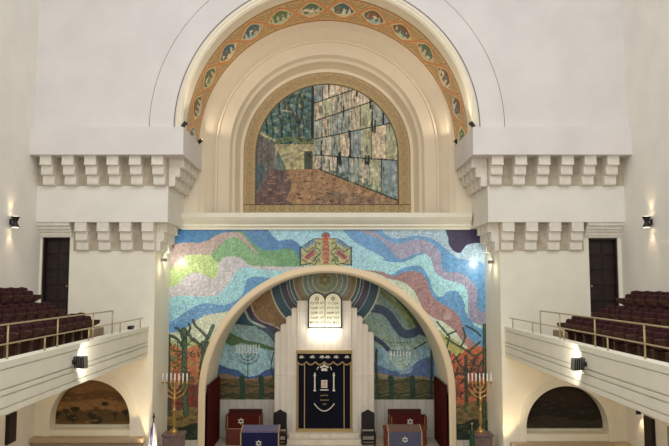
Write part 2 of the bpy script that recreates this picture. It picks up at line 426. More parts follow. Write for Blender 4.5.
# piers with door opening and arched niche
def niche_shape(px0, px1, pyt, pyb):
    x0 = X_(px0, YP, 420); x1 = X_(px1, YP, 420); r = (x1-x0)/2; xc = (x0+x1)/2; zt = Z_(pyt, YP); zc = zt-r; zb = Z_(pyb, YP)
    return xc, zc, r, zb
NL = niche_shape(50, 130, 380, 436); NR = niche_shape(526, 608, 386, 441.5)
for side in (-1, 1):
    if side < 0: xo, xi, N, d0, d1, dt = WL, PIL, NL, X_(41.5, YP, 270), X_(70, YP, 240), Z_(237, YP)
    else: xo, xi, N, d0, d1, dt = WR, PIR, NR, X_(588.5, YP, 240), X_(618.5, YP, 270), Z_(238, YP)
    a, b = min(xo, xi), max(xo, xi)
    xc, zc, r, zb = N
    hole = [(xc-r, zb), (xc+r, zb)]+arc_pts(xc, zc, r, 0, PI, 32)
    dz = 4.45
    dd0, dd1 = min(d0, d1), max(d0, d1)
    dhole = [(dd0, dz), (dd1, dz), (dd1, dt), (dd0, dt)]
    outer = [(a, -1.4), (b, -1.4), (b, zBb+.1), (a, zBb+.1)]
    struct(MB().prism(outer, YP, YP+.45, [hole, dhole]).box(a, b, YP+.45, YP+.6, -1.4, zBb+.1).box(xi-side*0, xi+side*.5, YP+.6, YM+.3, -1.4, zBb+.1)
           .build('wall_back', 'yellow_cream'), 'pier wall under the corbels on the %s' % ('left' if side < 0 else 'right'))
    # niche painting
    W, H, pos, px, py = plane_grid(xc-r, xc+r, Z_(427 if side < 0 else 431, YP), zc+r+.02, YP+.40, .03)
    pt = Paint(px, py, (120, 84, 46) if side < 0 else (44, 34, 26))
    if side < 0:
        pt.under([(40, 392), (60, 390), (80, 394), (100, 390), (135, 396)], (96, 66, 36))
        pt.under([(40, 398), (70, 402), (100, 399), (135, 404)], (128, 92, 50))
        pt.under([(40, 408), (70, 412), (100, 409), (135, 414)], (84, 64, 34))
        pt.under([(40, 420), (90, 423), (135, 421)], (104, 78, 44))
        for cx, cy, rr in ((57, 413, 5), (66, 411, 4), (75, 409, 5), (73, 418, 6), (96, 420, 7), (105, 404, 4), (92, 415, 5), (115, 414, 3), (126, 412, 4)):
            pt.disc(cx, cy, rr, rr*.55, (46, 42, 26)); pt.stroke([(cx, cy), (cx+.5, cy+6)], .8, (40, 32, 22))
        for k in range(26): pt.disc(52+random.random()*76, 396+random.random()*28, 2.5, .8, random.choice([(60, 50, 28), (150, 108, 60), (120, 96, 60)]), .7)
    else:
        pt.under([(520, 405), (550, 400), (575, 404), (610, 398)], (34, 30, 24)).under([(520, 420), (550, 416), (580, 421), (610, 417)], (48, 44, 36))
        for k in range(50): pt.disc(528+random.random()*78, 395+random.random()*34, 3, .7, random.choice([(60, 52, 40), (30, 26, 20), (70, 62, 44)]), .6)
    pt.noise(.05)
    R2 = r
    o = grid_obj('landscape_painting', W, H, pos, lambda c, xc=xc, zc=zc, r=r: (c[:, 2] < zc) | (np.hypot(c[:, 0]-xc, c[:, 2]-zc) < r+.03), pt.c, 'niche', 1.3)
    tag(o, 'brown landscape painting of trees and hills in the arched niche under the left balcony' if side < 0 else
        'dark, nearly black landscape painting in the arched niche under the right balcony', 'painting')
    # moulding round niche and sill
    struct(MB().arch([(r+.0, YP), (r+.0, YP-.04), (r+.22, YP-.04), (r+.22, YP)], xc, zc, zb).build('trim_1', 'yellow_cream'), 'raised moulding round the %s niche' % ('left' if side < 0 else 'right'))
    struct(MB().box(xc-r, xc+r, YP+.02, YP+.38, zb, Z_(427 if side < 0 else 431, YP+.4)).build('trim_2', 'yellow_cream'), 'pale sill inside the %s niche' % ('left' if side < 0 else 'right'))
    struct(MB().box(max(a+.01, xc-r-.5), min(b-.01, xc+r+.5), YP-.34, YP+.02, zb-.12, zb+.0).box(max(a+.01, xc-r-.42), min(b-.01, xc+r+.42), YP-.2, YP, zb-.5, zb-.12)
           .build('trim_3', 'ledge_tan'), 'tan ledge under the %s niche' % ('left' if side < 0 else 'right'))
    # door
    dn = 'door_1' if side < 0 else 'door_2'
    m_ = MB().box(dd0, dd1, YP+.22, YP+.28, dz, dt)
    cw = (dd1-dd0)/2
    for ci in range(2):
        for ri in range(5):
            zz0 = dz+.12+ri*(dt-dz-.15)/5
            m_.box(dd0+.08+ci*(cw-.03), dd0+.03+(ci+1)*(cw-.03), YP+.19, YP+.22, zz0, zz0+(dt-dz-.15)/5-.08, .02)
    d = struct(m_.build(dn, 'dark_door'), 'tall dark panelled wooden door behind the %s balcony' % ('left' if side < 0 else 'right'))
    hx = dd1-.1 if side < 0 else dd0+.1
    MB().cyl((hx, YP+.2, dz+1.05), (hx, YP+.12, dz+1.05), .02).sphere((hx, YP+.11, dz+1.05), .035).build('door_handle', 'brass', d)
    struct(MB().box(dd0-.0, dd0+.05, YP+.05, YP+.22, dz, dt).box(dd1-.05, dd1, YP+.05, YP+.22, dz, dt).box(dd0, dd1, YP+.05, YP+.22, dt-.05, dt).build('trim_4', 'dark_door'), 'dark door frame of the %s balcony door' % ('left' if side < 0 else 'right'))
    # stepped mouldings above the door
    e0, e1 = (WL, X_(73, YP, 230)) if side < 0 else (X_(584, YP, 230), WR)
    zz = zBb; mbx = MB()
    for dep, hh in ((.30, .10), (.22, .10), (.15, .08), (.08, .10), (.04, .06)):
        mbx.box(e0, e1, YP-dep, YP+.01, zz-hh, zz); zz -= hh
    struct(mbx.build('trim_5', 'stone_trim'), 'stepped moulding above the %s balcony door' % ('left' if side < 0 else 'right'))
    # band, recess and top block
    bi = BIL if side < 0 else BIR; ti = TIL if side < 0 else TIR
    struct(MB().box(xo, bi, YB, YE, zBb, zTb+.02).build('wall_back', 'plaster'), 'projecting plain band between the two corbel rows on the %s' % ('left' if side < 0 else 'right'))
    struct(MB().box(xo, ti, YT, YE, zTb, zTt).build('wall_back', 'plaster_up'), 'projecting top block above the upper corbels on the %s' % ('left' if side < 0 else 'right'))

# mosaic wall with arched opening, wall over ledge, apse
opening = [(-RV, -1.4), (-RV, ZC2)]+arc_pts(0, ZC2, RV, PI, 0, 64)+[(RV, ZC2), (RV, -1.4)]
outer = [(PIR+.4, -1.4), (PIR+.4, zLt), (PIL-.4, zLt), (PIL-.4, -1.4)]
struct(MB().prism(outer+opening[:1]+opening[1:], YM+.012, YM+.5).build('wall_back', 'cream'), 'wall behind the big mosaic')
struct(MB().arch([(RV, YM+.3), (RV, YA), (RV+.25, YA), (RV+.25, YM+.3)], 0, ZC2, 0).build('ceiling', 'cream'), 'barrel vault of the ark recess')
struct(MB().box(-RV-.3, RV+.3, YA+.01, YA+.3, -1.4, ZC2+RV+.3).build('wall_back', 'cream'), 'back wall of the ark recess')
# upper recess profile (one continuous turned moulding)
Rg = 4.37
ZC = Z_(127, YU)-.10
zg = Z_(21, 21.86)
ZC = zg-Rg
prof = [(Rg+.2, YU-.02), (Rg+.17, YU-.05), (Rg+.13, YU-.05), (Rg+.1, YU-.01), (Rg+.05, YU-.01), (Rg+.03, YU+.02), (Rg, YU+.06), (Rg, 19.92)]
struct(MB().arch(prof, 0, ZC, zTt).build('trim_6', 'cream'), 'cream moulding round the front of the great arch')
prof2 = [(Rg, 21.86), (Rg-.03, 21.9), (Rg-.10, 21.93), (Rg-.2, 21.95), (Rg-.26, 22.02), (Rg-.36, 22.1), (Rg-.46, 22.22), (Rg-.50, 22.3), (Rg-.56, 22.3), (Rg-.58, 22.36),
         (Rg-.96, 22.5), (Rg-.97, 22.56), (Rg-1.0, 22.6), (Rg-1.02, 22.7), (Rg-1.12, 22.78), (Rg-1.14, 22.95), (Rg-1.2, 23.1), (3.13, 23.24), (3.02, 23.26)]
struct(MB().arch(prof2, 0, ZC, zLt-.3).build('trim_7', 'arch_cream'), 'cream stepped mouldings round the lunette')
for sg in (-1, 1): struct(MB().box(sg*4.36, sg*4.95, 21.865, 22.5, zLt-.5, zTt-.01).build('wall_back', 'cream'), 'flat jamb beside the lunette')
# flat wall ring (front of upper wall) with opening
up_open = [(-Rg-.2, zTt), (-Rg-.2, ZC)]+arc_pts(0, ZC, Rg+.2, PI, 0, 64)+[(Rg+.2, ZC), (Rg+.2, zTt)]
outer = [(WR, zTt), (WR, TOP), (WL, TOP), (WL, zTt)]
struct(MB().prism(outer+up_open, YU, YU+.5).build('wall_back', 'plaster_up'), 'upper wall round the great arch')
# raised flat ring round arch: thin incised line
rl = Rg+.98
struct(MB().arch([(Rg+.26, YU), (Rg+.26, YU-.018), (rl, YU-.018), (rl, YU)], 0, ZC, zTt+.03).build('trim_8', 'plaster_up'), 'flat raised ring round the great arch')
struct(MB().arch([(rl+.022, YU-.003), (rl, YU-.003)], 0, ZC, zTt+.03).arch([(Rg+.26, YU-.001), (Rg+.26-.03, YU-.001)], 0, ZC, zTt+.03).box(WL, -Rg-.2, YU-.004, YU, zTt, zTt+.025).box(Rg+.2, WR, YU-.004, YU, zTt, zTt+.025)
       .box(-7.0, -6.985, YT-.003, YT, zTt-.001, zTt-.0).build('trim_9', 'groove'), 'incised joint lines on the upper wall')
# mural backing
struct(MB().box(-4.6, 4.6, 23.32, 23.6, zLt-.4, ZC+3.4).build('wall_back', 'arch_cream'), 'wall behind the lunette')
# ledge cornice
mb = MB(); xl0, xl1 = X_(180.5, 21.6, 220), X_(471.5, 21.6, 220)
hh = zLt-zLb
pr = [(YM+.9, zLt), (21.5, zLt), (21.5, zLt-.30*hh), (21.54, zLt-.34*hh), (21.56, zLt-.42*hh), (21.66, zLt-.6*hh), (21.72, zLt-.68*hh), (21.72, zLt-.8*hh), (21.8, zLt-.84*hh), (21.8, zLb), (YM+.012, zLb), (YM+.012, zLt-.2*hh), (YM+.9, zLt-.2*hh)]
struct(MB().prism(pr, xl0, xl1, axis='X').build('trim_10', 'yellow_cream'), 'cream cornice ledge between mosaic and lunette')

# ------------------------------------------------------------------ corbels
def corbel_mb(deps, h, w):
    n = len(deps); mb = MB(); z = 0; hh = h/n
    for i, d in enumerate(deps):
        r = hh*.2; pts = [(0, z), (-d, z), (-d, z-hh+r)]
        for k in range(1, 7):
            a = k/6*PI/2; pts.append((-d+r*(1-math.cos(a)), z-hh+r*(1-math.sin(a))))
        pts.append((0, z-hh))
        mb.prism(pts, -w/2, w/2, axis='X')
        if i == 0: mb.box(-w/2-.008, w/2+.008, -d-.012, 0, z-hh*.98, z-hh*.86)
        z -= hh
    return mb
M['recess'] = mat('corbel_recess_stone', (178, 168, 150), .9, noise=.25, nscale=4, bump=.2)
for side in (-1, 1):
    sn = 'left' if side < 0 else 'right'; xo = WL if side < 0 else WR
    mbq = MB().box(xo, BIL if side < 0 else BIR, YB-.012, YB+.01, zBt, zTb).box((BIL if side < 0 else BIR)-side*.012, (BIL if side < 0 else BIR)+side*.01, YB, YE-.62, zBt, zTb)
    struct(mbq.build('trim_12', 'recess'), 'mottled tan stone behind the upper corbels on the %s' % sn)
    x1 = X_(74, YP, 230) if side < 0 else X_(583, YP, 230); zl0 = Z_(250.5, YP-.2)
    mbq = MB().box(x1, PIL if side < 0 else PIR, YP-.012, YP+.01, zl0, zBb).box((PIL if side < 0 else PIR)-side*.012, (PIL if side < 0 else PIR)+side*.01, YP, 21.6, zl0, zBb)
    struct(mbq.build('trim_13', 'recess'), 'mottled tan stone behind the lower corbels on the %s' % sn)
proto_u = corbel_mb((.46, .34, .2), zTb-zBt, .345).build('corbel', 'stone_trim')
proto_l = corbel_mb((.33, .24, .14), zBb-Z_(250.5, YP-.2), .36).build('corbel', 'stone_trim')
first = {'u': True, 'l': True}
ORD = ['first', 'second', 'third', 'fourth', 'fifth', 'sixth']
def place_corbel(which, loc, rz, label, group):
    p = proto_u if which == 'u' else proto_l
    if first[which]: o = p; first[which] = False
    else: o = p.copy(); COL.objects.link(o)
    o.location = loc; o.rotation_euler = (0, 0, rz); tag(o, label, 'corbel', group)
def px_at(px, py, Y): return P(px, py, Y).x
for k, px in enumerate((45.4, 67.5, 90, 112.3, 134.7, 157.2)):
    place_corbel('u', (px_at(px, 160, YB-.46), YB, zTb), 0, 'cream stepped corbel, %s from left in the upper row on the left wall' % ORD[k], 'upper corbels on the left')
for k, px in enumerate((497.8, 521.3, 544.7, 568, 590.8, 613.5)):
    place_corbel('u', (px_at(px, 160, YB-.46), YB, zTb), 0, 'cream stepped corbel, %s from left in the upper row on the right wall' % ORD[k], 'upper corbels on the right')
for k, px in enumerate((80.4, 102.6, 125, 147.3)):
    place_corbel('l', (px_at(px, 230, YP-.33), YP, zBb), 0, 'cream stepped corbel, %s from left in the lower row on the left wall' % ORD[k], 'lower corbels on the left')
for k, px in enumerate((508.7, 532.3, 555.5, 578)):
    place_corbel('l', (px_at(px, 230, YP-.33), YP, zBb), 0, 'cream stepped corbel, %s from left in the lower row on the right wall' % ORD[k], 'lower corbels on the right')
for side in (-1, 1):
    sn = 'left' if side < 0 else 'right'
    for k, y in enumerate((19.84, 20.43, 21.02, 21.61)):
        place_corbel('u', (BIL if side < 0 else BIR, y, zTb), PI/2 if side < 0 else -PI/2, 'cream corbel facing the arch, %s from the front under the %s top block' % (ORD[k], sn), 'upper side corbels on the %s' % sn)
    for k, y in enumerate((20.19, 20.75, 21.31)):
        place_corbel('l', (PIL if side < 0 else PIR, y, zBb), PI/2 if side < 0 else -PI/2, 'small cream corbel facing the arch, %s from the front above the %s pier' % (ORD[k], sn), 'lower side corbels on the %s' % sn)

# ------------------------------------------------------------------ great mosaic
W, H, pos, px, py = plane_grid(PIL, PIR, Z_(440, YM), zLb+.02, YM, .0165)
pt = Paint(px, py, (148, 203, 222))
BL = (72, 132, 186); GR = (126, 176, 122); MV = (178, 156, 148); LG = (178, 204, 128); LI = (190, 186, 190); CYN = (148, 208, 220); BB = (92, 154, 206); PG = (200, 210, 178)
pt.poly([(160, 220), (266.5, 220), (267.5, 229), (272.6, 236), (279, 241), (285, 239.8), (291, 239.2), (297, 242), (302, 247), (304, 256), (304, 275), (160, 275)], BL)
pt.under([(182, 262), (214, 252), (219, 242), (226, 235), (235, 231.3), (243, 232), (251, 241), (262, 249), (272, 250.5), (285, 248.5), (291, 249), (297, 254), (301, 262), (306, 272)], (108, 166, 110))
pt.poly(cr([(165, 246), (183.5, 242.6), (197.3, 242.6), (206.3, 241), (215, 235.8), (224, 232.8), (238.5, 232.6), (244, 236), (251, 244.7), (259, 254)])+cr([(255, 252.8), (246, 244.7), (240, 239), (233, 237.2), (226, 240.2), (218.8, 246.5), (211.6, 255), (192, 254.6), (183, 257.3), (175.8, 263.6), (168, 273), (160, 276)]), MV)
pt.poly(cr([(213, 255), (218.8, 246.8), (226, 240.5), (233, 237.5), (240, 239.2), (246, 245), (255, 253), (262, 257), (275, 260)])+[(275, 270), (213, 270)], GR)
pt.poly(cr([(160, 276), (168, 273), (175.8, 263.6), (183, 257.3), (192, 254.6), (211.6, 255), (216, 251)])+[(232, 262), (232, 290), (160, 292)], LG)
pt.poly([(211, 254), (222, 248), (240, 256), (226, 258), (218, 262)], GR, True)
pt.under([(160, 290), (168.6, 288), (177.6, 284.2), (184.7, 277), (192, 273), (201, 273.4), (208, 277), (213.4, 278.8), (217.6, 274), (219, 264), (222, 259), (227.8, 256.4), (236.7, 257), (242, 259), (247.5, 263.6), (254.7, 266), (270, 266.3), (300, 266.6), (306, 268)], LI)
pt.under([(160, 300), (168.6, 298.5), (179, 296), (192, 296), (206, 296.7), (217, 295), (226, 287), (231.4, 278.8), (236.7, 271.6), (245.7, 267), (254.7, 268.5), (270, 270), (300, 272)], CYN)
pt.under([(160, 328), (168.6, 323), (183, 314), (195.5, 306), (208, 303), (217, 304.6), (227.8, 304), (236.7, 300), (242, 295), (244.8, 286), (247.5, 279), (253, 277), (262, 277), (275, 279)], BB)
for k in range(240):
    x = 168+random.random()*66; y = 306+random.random()*18-(x-168)*.1; pt.disc(x, y, .7, .7, random.choice([(170, 200, 225), (110, 160, 210), (140, 180, 215)]), .7)
pt.under([(160, 334), (168.6, 332.8), (177.6, 332), (183, 330), (192, 323.8), (201, 317.6), (210, 314), (219, 313), (229.6, 311), (240, 305)], PG)
pt.under([(160, 342), (170, 339), (180, 345), (190, 338), (200, 345), (212, 338)], (172, 186, 118))
pt.under([(160, 347), (172, 344), (184, 350), (196, 345), (204, 352), (212, 350)], (200, 120, 72))
for k in range(46):
    x = 168+random.random()*38; y = 350+random.random()*36
    pt.disc(x, y, 3.4, 2.6, random.choice([(200, 108, 72), (190, 136, 78), (204, 134, 96), (150, 134, 80), (160, 88, 64), (120, 120, 84)]), .85)
pt.under([(160, 384), (175, 388), (190, 384), (208, 388)], (140, 74, 56))
for k in range(30): pt.disc(168+random.random()*38, 386+random.random()*22, 3, 2, random.choice([(150, 60, 50), (120, 60, 54), (176, 92, 66), (100, 84, 56)]), .8)
pt.under([(160, 408), (175, 411), (190, 407), (208, 410)], (142, 118, 66))
for k in range(40): pt.disc(168+random.random()*38, 410+random.random()*16, 3, 1, random.choice([(160, 130, 70), (112, 96, 54), (92, 90, 60)]), .7)
pt.under([(160, 424), (180, 427), (195, 423), (208, 426)], (58, 68, 56))
for k in range(30): pt.disc(168+random.random()*38, 428+random.random()*12, 2.4, 1.4, random.choice([(44, 54, 50), (78, 88, 66), (90, 86, 56)]), .7)
TR = (72, 98, 78)
def tree(pts, w): pt.stroke(pts, w+1.3, (44, 60, 52)); pt.stroke(pts, max(w-.3, .5), (84, 112, 84))
tree([(184, 330), (184.5, 350), (184, 385), (186, 414)], 4.4); tree([(203, 343), (203, 360), (200.5, 385), (200, 414)], 3.4)
tree([(168.8, 335), (169, 415)], 1.8); tree([(206, 341), (209.5, 334), (213, 326)], 2.4)
tree([(183, 348), (178, 340), (171, 336), (168, 338)], 1.6); tree([(183, 340), (180, 331), (176, 328)], 1.4); tree([(185, 338), (190, 329), (189, 324)], 1.2)
tree([(203, 350), (196, 341), (191, 338), (188, 332)], 1.8); tree([(208, 338), (201, 331), (195, 325), (193, 320)], 1.4); tree([(202, 352), (208, 343)], 2)
for a in range(44):
    x = 170+random.random()*34; y = 344+random.random()*50
    pt.stroke([(x, y), (x+random.uniform(-4, 4), y+random.uniform(-5, 0)), (x+random.uniform(-8, 8), y+random.uniform(-9, -2))], .9, (84, 76, 58))
# right half
pt.poly([(342, 220), (342.5, 229.7), (349.6, 237.8), (357.6, 243.8), (375, 252.6), (384, 258), (384, 282), (345, 284), (380, 300), (410, 446), (495, 446), (495, 220)], BB)
pt.poly(cr([(359, 227), (370, 230), (375, 232), (388, 241), (400.5, 243.8), (413, 239.5), (424, 239.8), (432.8, 244.7), (440.5, 253.7), (441.8, 266), (446, 271.6), (458, 272.5), (466.9, 277), (475.8, 286), (477.6, 297), (478, 308), (498, 321)])
        + [(498, 330), (476, 324)]+cr([(468.7, 317.6), (467.8, 305), (467.8, 295), (465, 287), (458, 282.4), (447, 279.7), (438, 275), (433.7, 268), (431, 259), (424, 253), (413, 254.6), (404, 259), (397, 257.3), (389.7, 248.3), (379, 239.3), (366, 234), (350, 226)]), (152, 150, 178))
pt.poly(cr([(368, 226), (380.8, 229), (386, 234.9), (395, 238.2), (404, 238), (413, 235.8), (425.6, 236.7), (436.4, 241), (447, 250), (458, 258), (470.4, 260), (478, 261), (498, 272)])+[(499, 220), (368, 220)], (156, 186, 206))
pt.poly(cr([(443.5, 226), (448, 237.6), (449, 244.7), (454, 251), (459.7, 253), (463.5, 249), (467, 244.9), (475, 243)])+[(499, 243), (499, 220), (443, 220)], (66, 58, 92))
cu = cr([(366, 251), (380.8, 259), (391.5, 262), (402, 262), (411, 259), (420, 254.6), (425.6, 254), (431, 259), (433.7, 268), (438, 275), (447, 279.7), (458, 282.4), (465, 287), (467.8, 295), (467.8, 305), (469.5, 317.6), (475.8, 323.8), (498, 328)])
cl_ = cr([(498, 331), (477.6, 327.4), (470.4, 319.4), (465, 310.4), (465, 305), (462.4, 298.5), (458, 292), (452.5, 290.5), (447, 292), (441.8, 296.7), (436.4, 295), (432.8, 289.6), (430, 280.6), (425.6, 271.6), (420, 266), (411, 265.9), (400.5, 269), (391.5, 274.3), (379, 272), (366, 270)])
pt.poly(cu+cl_, (152, 212, 222))
pt.poly([(340, 232), (350, 238), (358, 244), (367, 250), (368, 275), (335, 275)], (150, 205, 224))
pt.poly(cr([(366, 270), (380.8, 271.5), (393, 276), (400.5, 273.4), (409.5, 271.3), (418.4, 272), (424.7, 277), (428, 284), (431, 293), (436, 300), (442, 304), (450.7, 308.6), (458, 315.8), (463, 326.5), (467.8, 337), (477.6, 344.5), (498, 352)])+[(498, 440), (400, 440), (366, 290)], (168, 126, 124))
pt.poly(cr([(360, 270), (370, 271.6), (380.8, 275), (389.7, 279), (402, 281.5), (411, 287.8), (416.6, 295), (421, 305), (425.6, 312), (434.6, 318.5), (441.8, 321), (447, 324.7), (454, 330), (465, 344.5), (472, 350), (498, 362)])+[(498, 440), (400, 440), (360, 290)], (196, 212, 182))
pt.disc(447, 316, 4, 4, (196, 170, 162), .6)
pt.poly(cr([(430, 328), (440, 331), (446, 336), (455, 340), (462, 346), (470, 354), (498, 358)])+[(498, 440), (430, 440)], (180, 176, 96))
pt.poly(cr([(440, 348), (449, 351), (458, 356), (466, 349), (474, 347), (498, 350)])+[(498, 440), (440, 440)], (202, 104, 70))
for k in range(70):
    pt.disc(447+random.random()*38, 356+random.random()*46, 3.2, 2.6, random.choice([(200, 100, 74), (180, 90, 70), (206, 120, 84), (140, 84, 70), (160, 70, 64), (124, 112, 74), (100, 104, 76)]), .85)
pt.under([(440, 402), (460, 406), (475, 401), (499, 404)], (134, 110, 68))
for k in range(40): pt.disc(450+random.random()*38, 404+random.random()*18, 3, 1.1, random.choice([(156, 126, 74), (108, 92, 56), (90, 90, 62)]), .7)
pt.under([(440, 420), (460, 424), (475, 419), (499, 422)], (62, 72, 62))
for k in range(30): pt.disc(450+random.random()*38, 424+random.random()*16, 2.4, 1.4, random.choice([(44, 54, 50), (78, 92, 66), (84, 80, 56)]), .7)
BR = (54, 84, 66)
for pts, wd in (([(437, 322), (447, 334), (449, 338), (446, 350)], 1.3), ([(447, 335), (456, 331)], 1.1), ([(446, 338), (455, 344), (464, 349), (470, 352)], 1.3), ([(461, 347), (465, 337), (463, 328)], 1.1),
                ([(468, 352), (474, 347), (480, 342)], 1.4), ([(484.5, 325), (484, 440)], 2.6), ([(484, 350), (476, 356), (468, 352)], 1.4), ([(449, 352), (449, 415)], 2.2), ([(466, 356), (466, 412)], 2.2), ([(483, 360), (478, 372), (478, 405)], 1.6),
                ([(449, 366), (456, 358), (460, 354)], 1.1), ([(466, 370), (459, 364), (457, 358)], 1.1), ([(466, 376), (473, 366), (474, 360)], 1.1), ([(449, 384), (456, 374), (458, 368)], 1), ([(481, 336), (474, 330), (466, 326)], 1.2)):
    pt.stroke(pts, wd+.7, (44, 62, 52)); pt.stroke(pts, wd*.5, (86, 118, 84))
for a in range(50):
    x = 452+random.random()*30; y = 360+random.random()*42
    pt.stroke([(x, y), (x+random.uniform(-4, 4), y+random.uniform(-5, 0)), (x+random.uniform(-8, 8), y+random.uniform(-9, -2))], .8, (86, 66, 54))
# double crown emblem
def E(x, y): return (285+x/7.433, 225+y/7.433)
def Es(l): return [E(*q) for q in l]
body = [(115, 300), (112, 190), (150, 155), (215, 108), (275, 102), (272, 75), (305, 58), (332, 75), (330, 102), (395, 108), (460, 152), (492, 180), (492, 300)]
pt.poly(Es(body), (172, 174, 112))
for sg in (-1, 1):
    m = lambda l: [E(303+sg*(q[0]-303), q[1]) for q in l]
    pt.poly(m([(400, 108), (455, 150), (470, 190), (420, 150), (370, 125)]), (100, 136, 176))
    pt.poly(m([(395, 175), (470, 240), (455, 275), (380, 215)]), (172, 92, 84)); pt.stroke(m([(400, 200), (455, 250)]), .9, (90, 60, 110))
    pt.stroke(m([(345, 145), (365, 130), (382, 150), (365, 175), (345, 190)]), .9, (60, 76, 64)); pt.stroke(m([(340, 205), (370, 235), (400, 275), (450, 292), (485, 296)]), 1, (60, 76, 64))
    pt.stroke(m([(360, 180), (400, 170), (440, 200), (470, 175)]), .9, (60, 76, 64)); pt.stroke(m([(350, 225), (375, 205), (385, 180)]), .8, (96, 110, 84)); pt.stroke(m([(400, 290), (430, 285), (470, 262), (482, 220)]), .8, (110, 84, 70)); pt.stroke(m([(350, 250), (372, 262), (395, 250), (380, 232)]), .8, (90, 104, 80)); pt.stroke(m([(345, 270), (365, 260), (380, 290), (400, 300)]), 1, (70, 90, 70))
    pt.stroke(m([(492, 165), (492, 300)]), 1.6, (44, 60, 70)); pt.stroke(m([(335, 102), (395, 106), (460, 150), (492, 180)]), .9, (58, 82, 96)); pt.stroke(m([(470, 240), (430, 270), (385, 280)]), .7, (214, 200, 130))
pt.poly(Es([(285, 105), (280, 180), (278, 240), (290, 290), (318, 290), (330, 240), (328, 180), (322, 105)]), (196, 118, 80))
for yy in (125, 150, 180, 215, 250, 280): pt.stroke(Es([(282, yy+8), (303, yy-6), (326, yy+8)]), .8, (160, 70, 56))
pt.disc(*E(303, 80), 3.4, 2.8, (196, 92, 70)); pt.stroke(Es([(276, 90), (283, 66), (303, 58), (325, 66), (332, 90)]), .8, (70, 60, 100)); pt.disc(*E(303, 80), 1.2, 1, (110, 70, 110))
pt.stroke(Es([(255, 104), (350, 104)]), 1.2, (190, 90, 60))
pt.contrast(1.16, 150).mottle(.07, 9)
pt.noise(.08)
o = grid_obj('mosaic_mural', W, H, pos, lambda c: (np.hypot(c[:, 0], c[:, 2]-ZC2) > RV+.05) & ((c[:, 2] > ZC2) | (np.abs(c[:, 0]) > RV+.05)), pt.c, 'mosaic', 1.08, sat=.74)
tag(o, 'large wave and tree mosaic round the lower arch with a crown emblem', 'mosaic')
struct(MB().arch([(RV, YM+.3), (RV, YM-.06), (RV+.04, YM-.1), (RV+.09, YM-.1), (RV+.1, YM-.07), (RV+.22, YM-.05), (RV+.24, YM)], 0, ZC2, 0).build('trim_11', 'tan_line'), 'tan moulding round the mosaic arch')
struct(MB().box(PIL, -RV-.24, YM-.03, YM+.01, 0, Z_(440, YM)).box(RV+.24, PIR, YM-.03, YM+.01, 0, Z_(440, YM)).build('baseboard_back', 'wainscot'))

# apse mosaic
W, H, pos, px, py = plane_grid(-RV, RV, Z_(399.5, YA), ZC2+RV, YA, .0185)
pt = Paint(px, py, (112, 150, 152))
# left field
pt.poly([(215, 300), (262, 285), (300, 330), (285, 345), (262, 330), (250, 322), (230, 330), (215, 350)], (72, 66, 88))
pt.poly([(225, 318), (240, 303), (248, 314), (256, 325), (240, 326), (230, 325)], (44, 84, 108), True)
pt.poly([(252, 300), (262, 290), (272, 283), (275, 300), (288, 320), (282, 330), (277, 327), (268, 323), (260, 321), (255.7, 315), (252.5, 309)], (146, 112, 64))
pt.stroke([(250, 300), (252.5, 309), (256, 316), (262, 321.5), (270, 324), (278, 328), (283, 333)], 1.6, (172, 146, 140))
pt.stroke([(243, 303), (246.5, 314), (251, 321), (258, 324.5), (265, 328), (270, 334), (274, 343)], 2.2, (158, 188, 176))
pt.poly([(214, 345), (225, 327), (236, 324), (250, 326), (262, 330), (270, 338), (275, 346), (276, 400), (214, 400)], (122, 160, 162))
pt.poly([(256, 328), (264, 331), (270, 337), (275, 344), (275, 335), (268, 328)], (66, 86, 112))
pt.poly(cr([(222, 332), (228, 331.5), (236.7, 336), (245.7, 340), (260, 343), (276, 348.5)])+cr([(276, 351), (262, 348), (250, 345), (240, 343), (234, 347), (228, 344), (220, 338)]), (78, 114, 66))
pt.poly([(214, 345), (222, 340), (230, 346), (236, 345), (248, 347), (262, 349), (276, 353), (276, 380), (214, 376)], (128, 172, 182))
pt.poly(cr([(214, 364), (219, 364.5), (228, 368), (237, 370), (243, 374), (248, 376.5), (258, 375), (266, 370), (276, 368)])+[(276, 382), (214, 382)], (56, 88, 142))
pt.under([(214, 374), (225, 373.5), (235, 376), (248, 378.5), (260, 377.5), (276, 374)], (128, 110, 84))
pt.under([(214, 379), (235, 379), (255, 381), (276, 377)], (84, 82, 48))
for k in range(9):
    yy = 381+k*2.3
    pt.stroke([(216+j*4, yy+1.3*math.sin(j*1.3+k)) for j in range(16)], .8, random.choice([(116, 104, 60), (54, 60, 38), (134, 92, 56)]))
for xx in (242, 261): pt.stroke([(xx, 378), (xx+.6, 388), (xx, 400)], 5.5, (44, 74, 50))
pt.stroke([(217.5, 375), (217.5, 400)], 2.5, (52, 74, 52)); pt.stroke([(274, 352), (271, 366), (274, 378)], 1.2, (54, 70, 62))
MEN = (74, 88, 74)
for r in (3.6, 7.3, 11): pt.stroke([(247.9+r*math.cos(t), 353.5+r*.95*math.sin(t)) for t in np.linspace(0, PI, 12)], .8, MEN)
pt.stroke([(247.9, 353), (247.9, 377)], .9, MEN)
for j in range(-4, 5):
    pt.stroke([(247.9+j*2.75, 345), (247.9+j*2.75, 352.5)], 1.1, (186, 200, 190))
pt.stroke([(236, 353), (260, 353)], .7, (206, 218, 206))
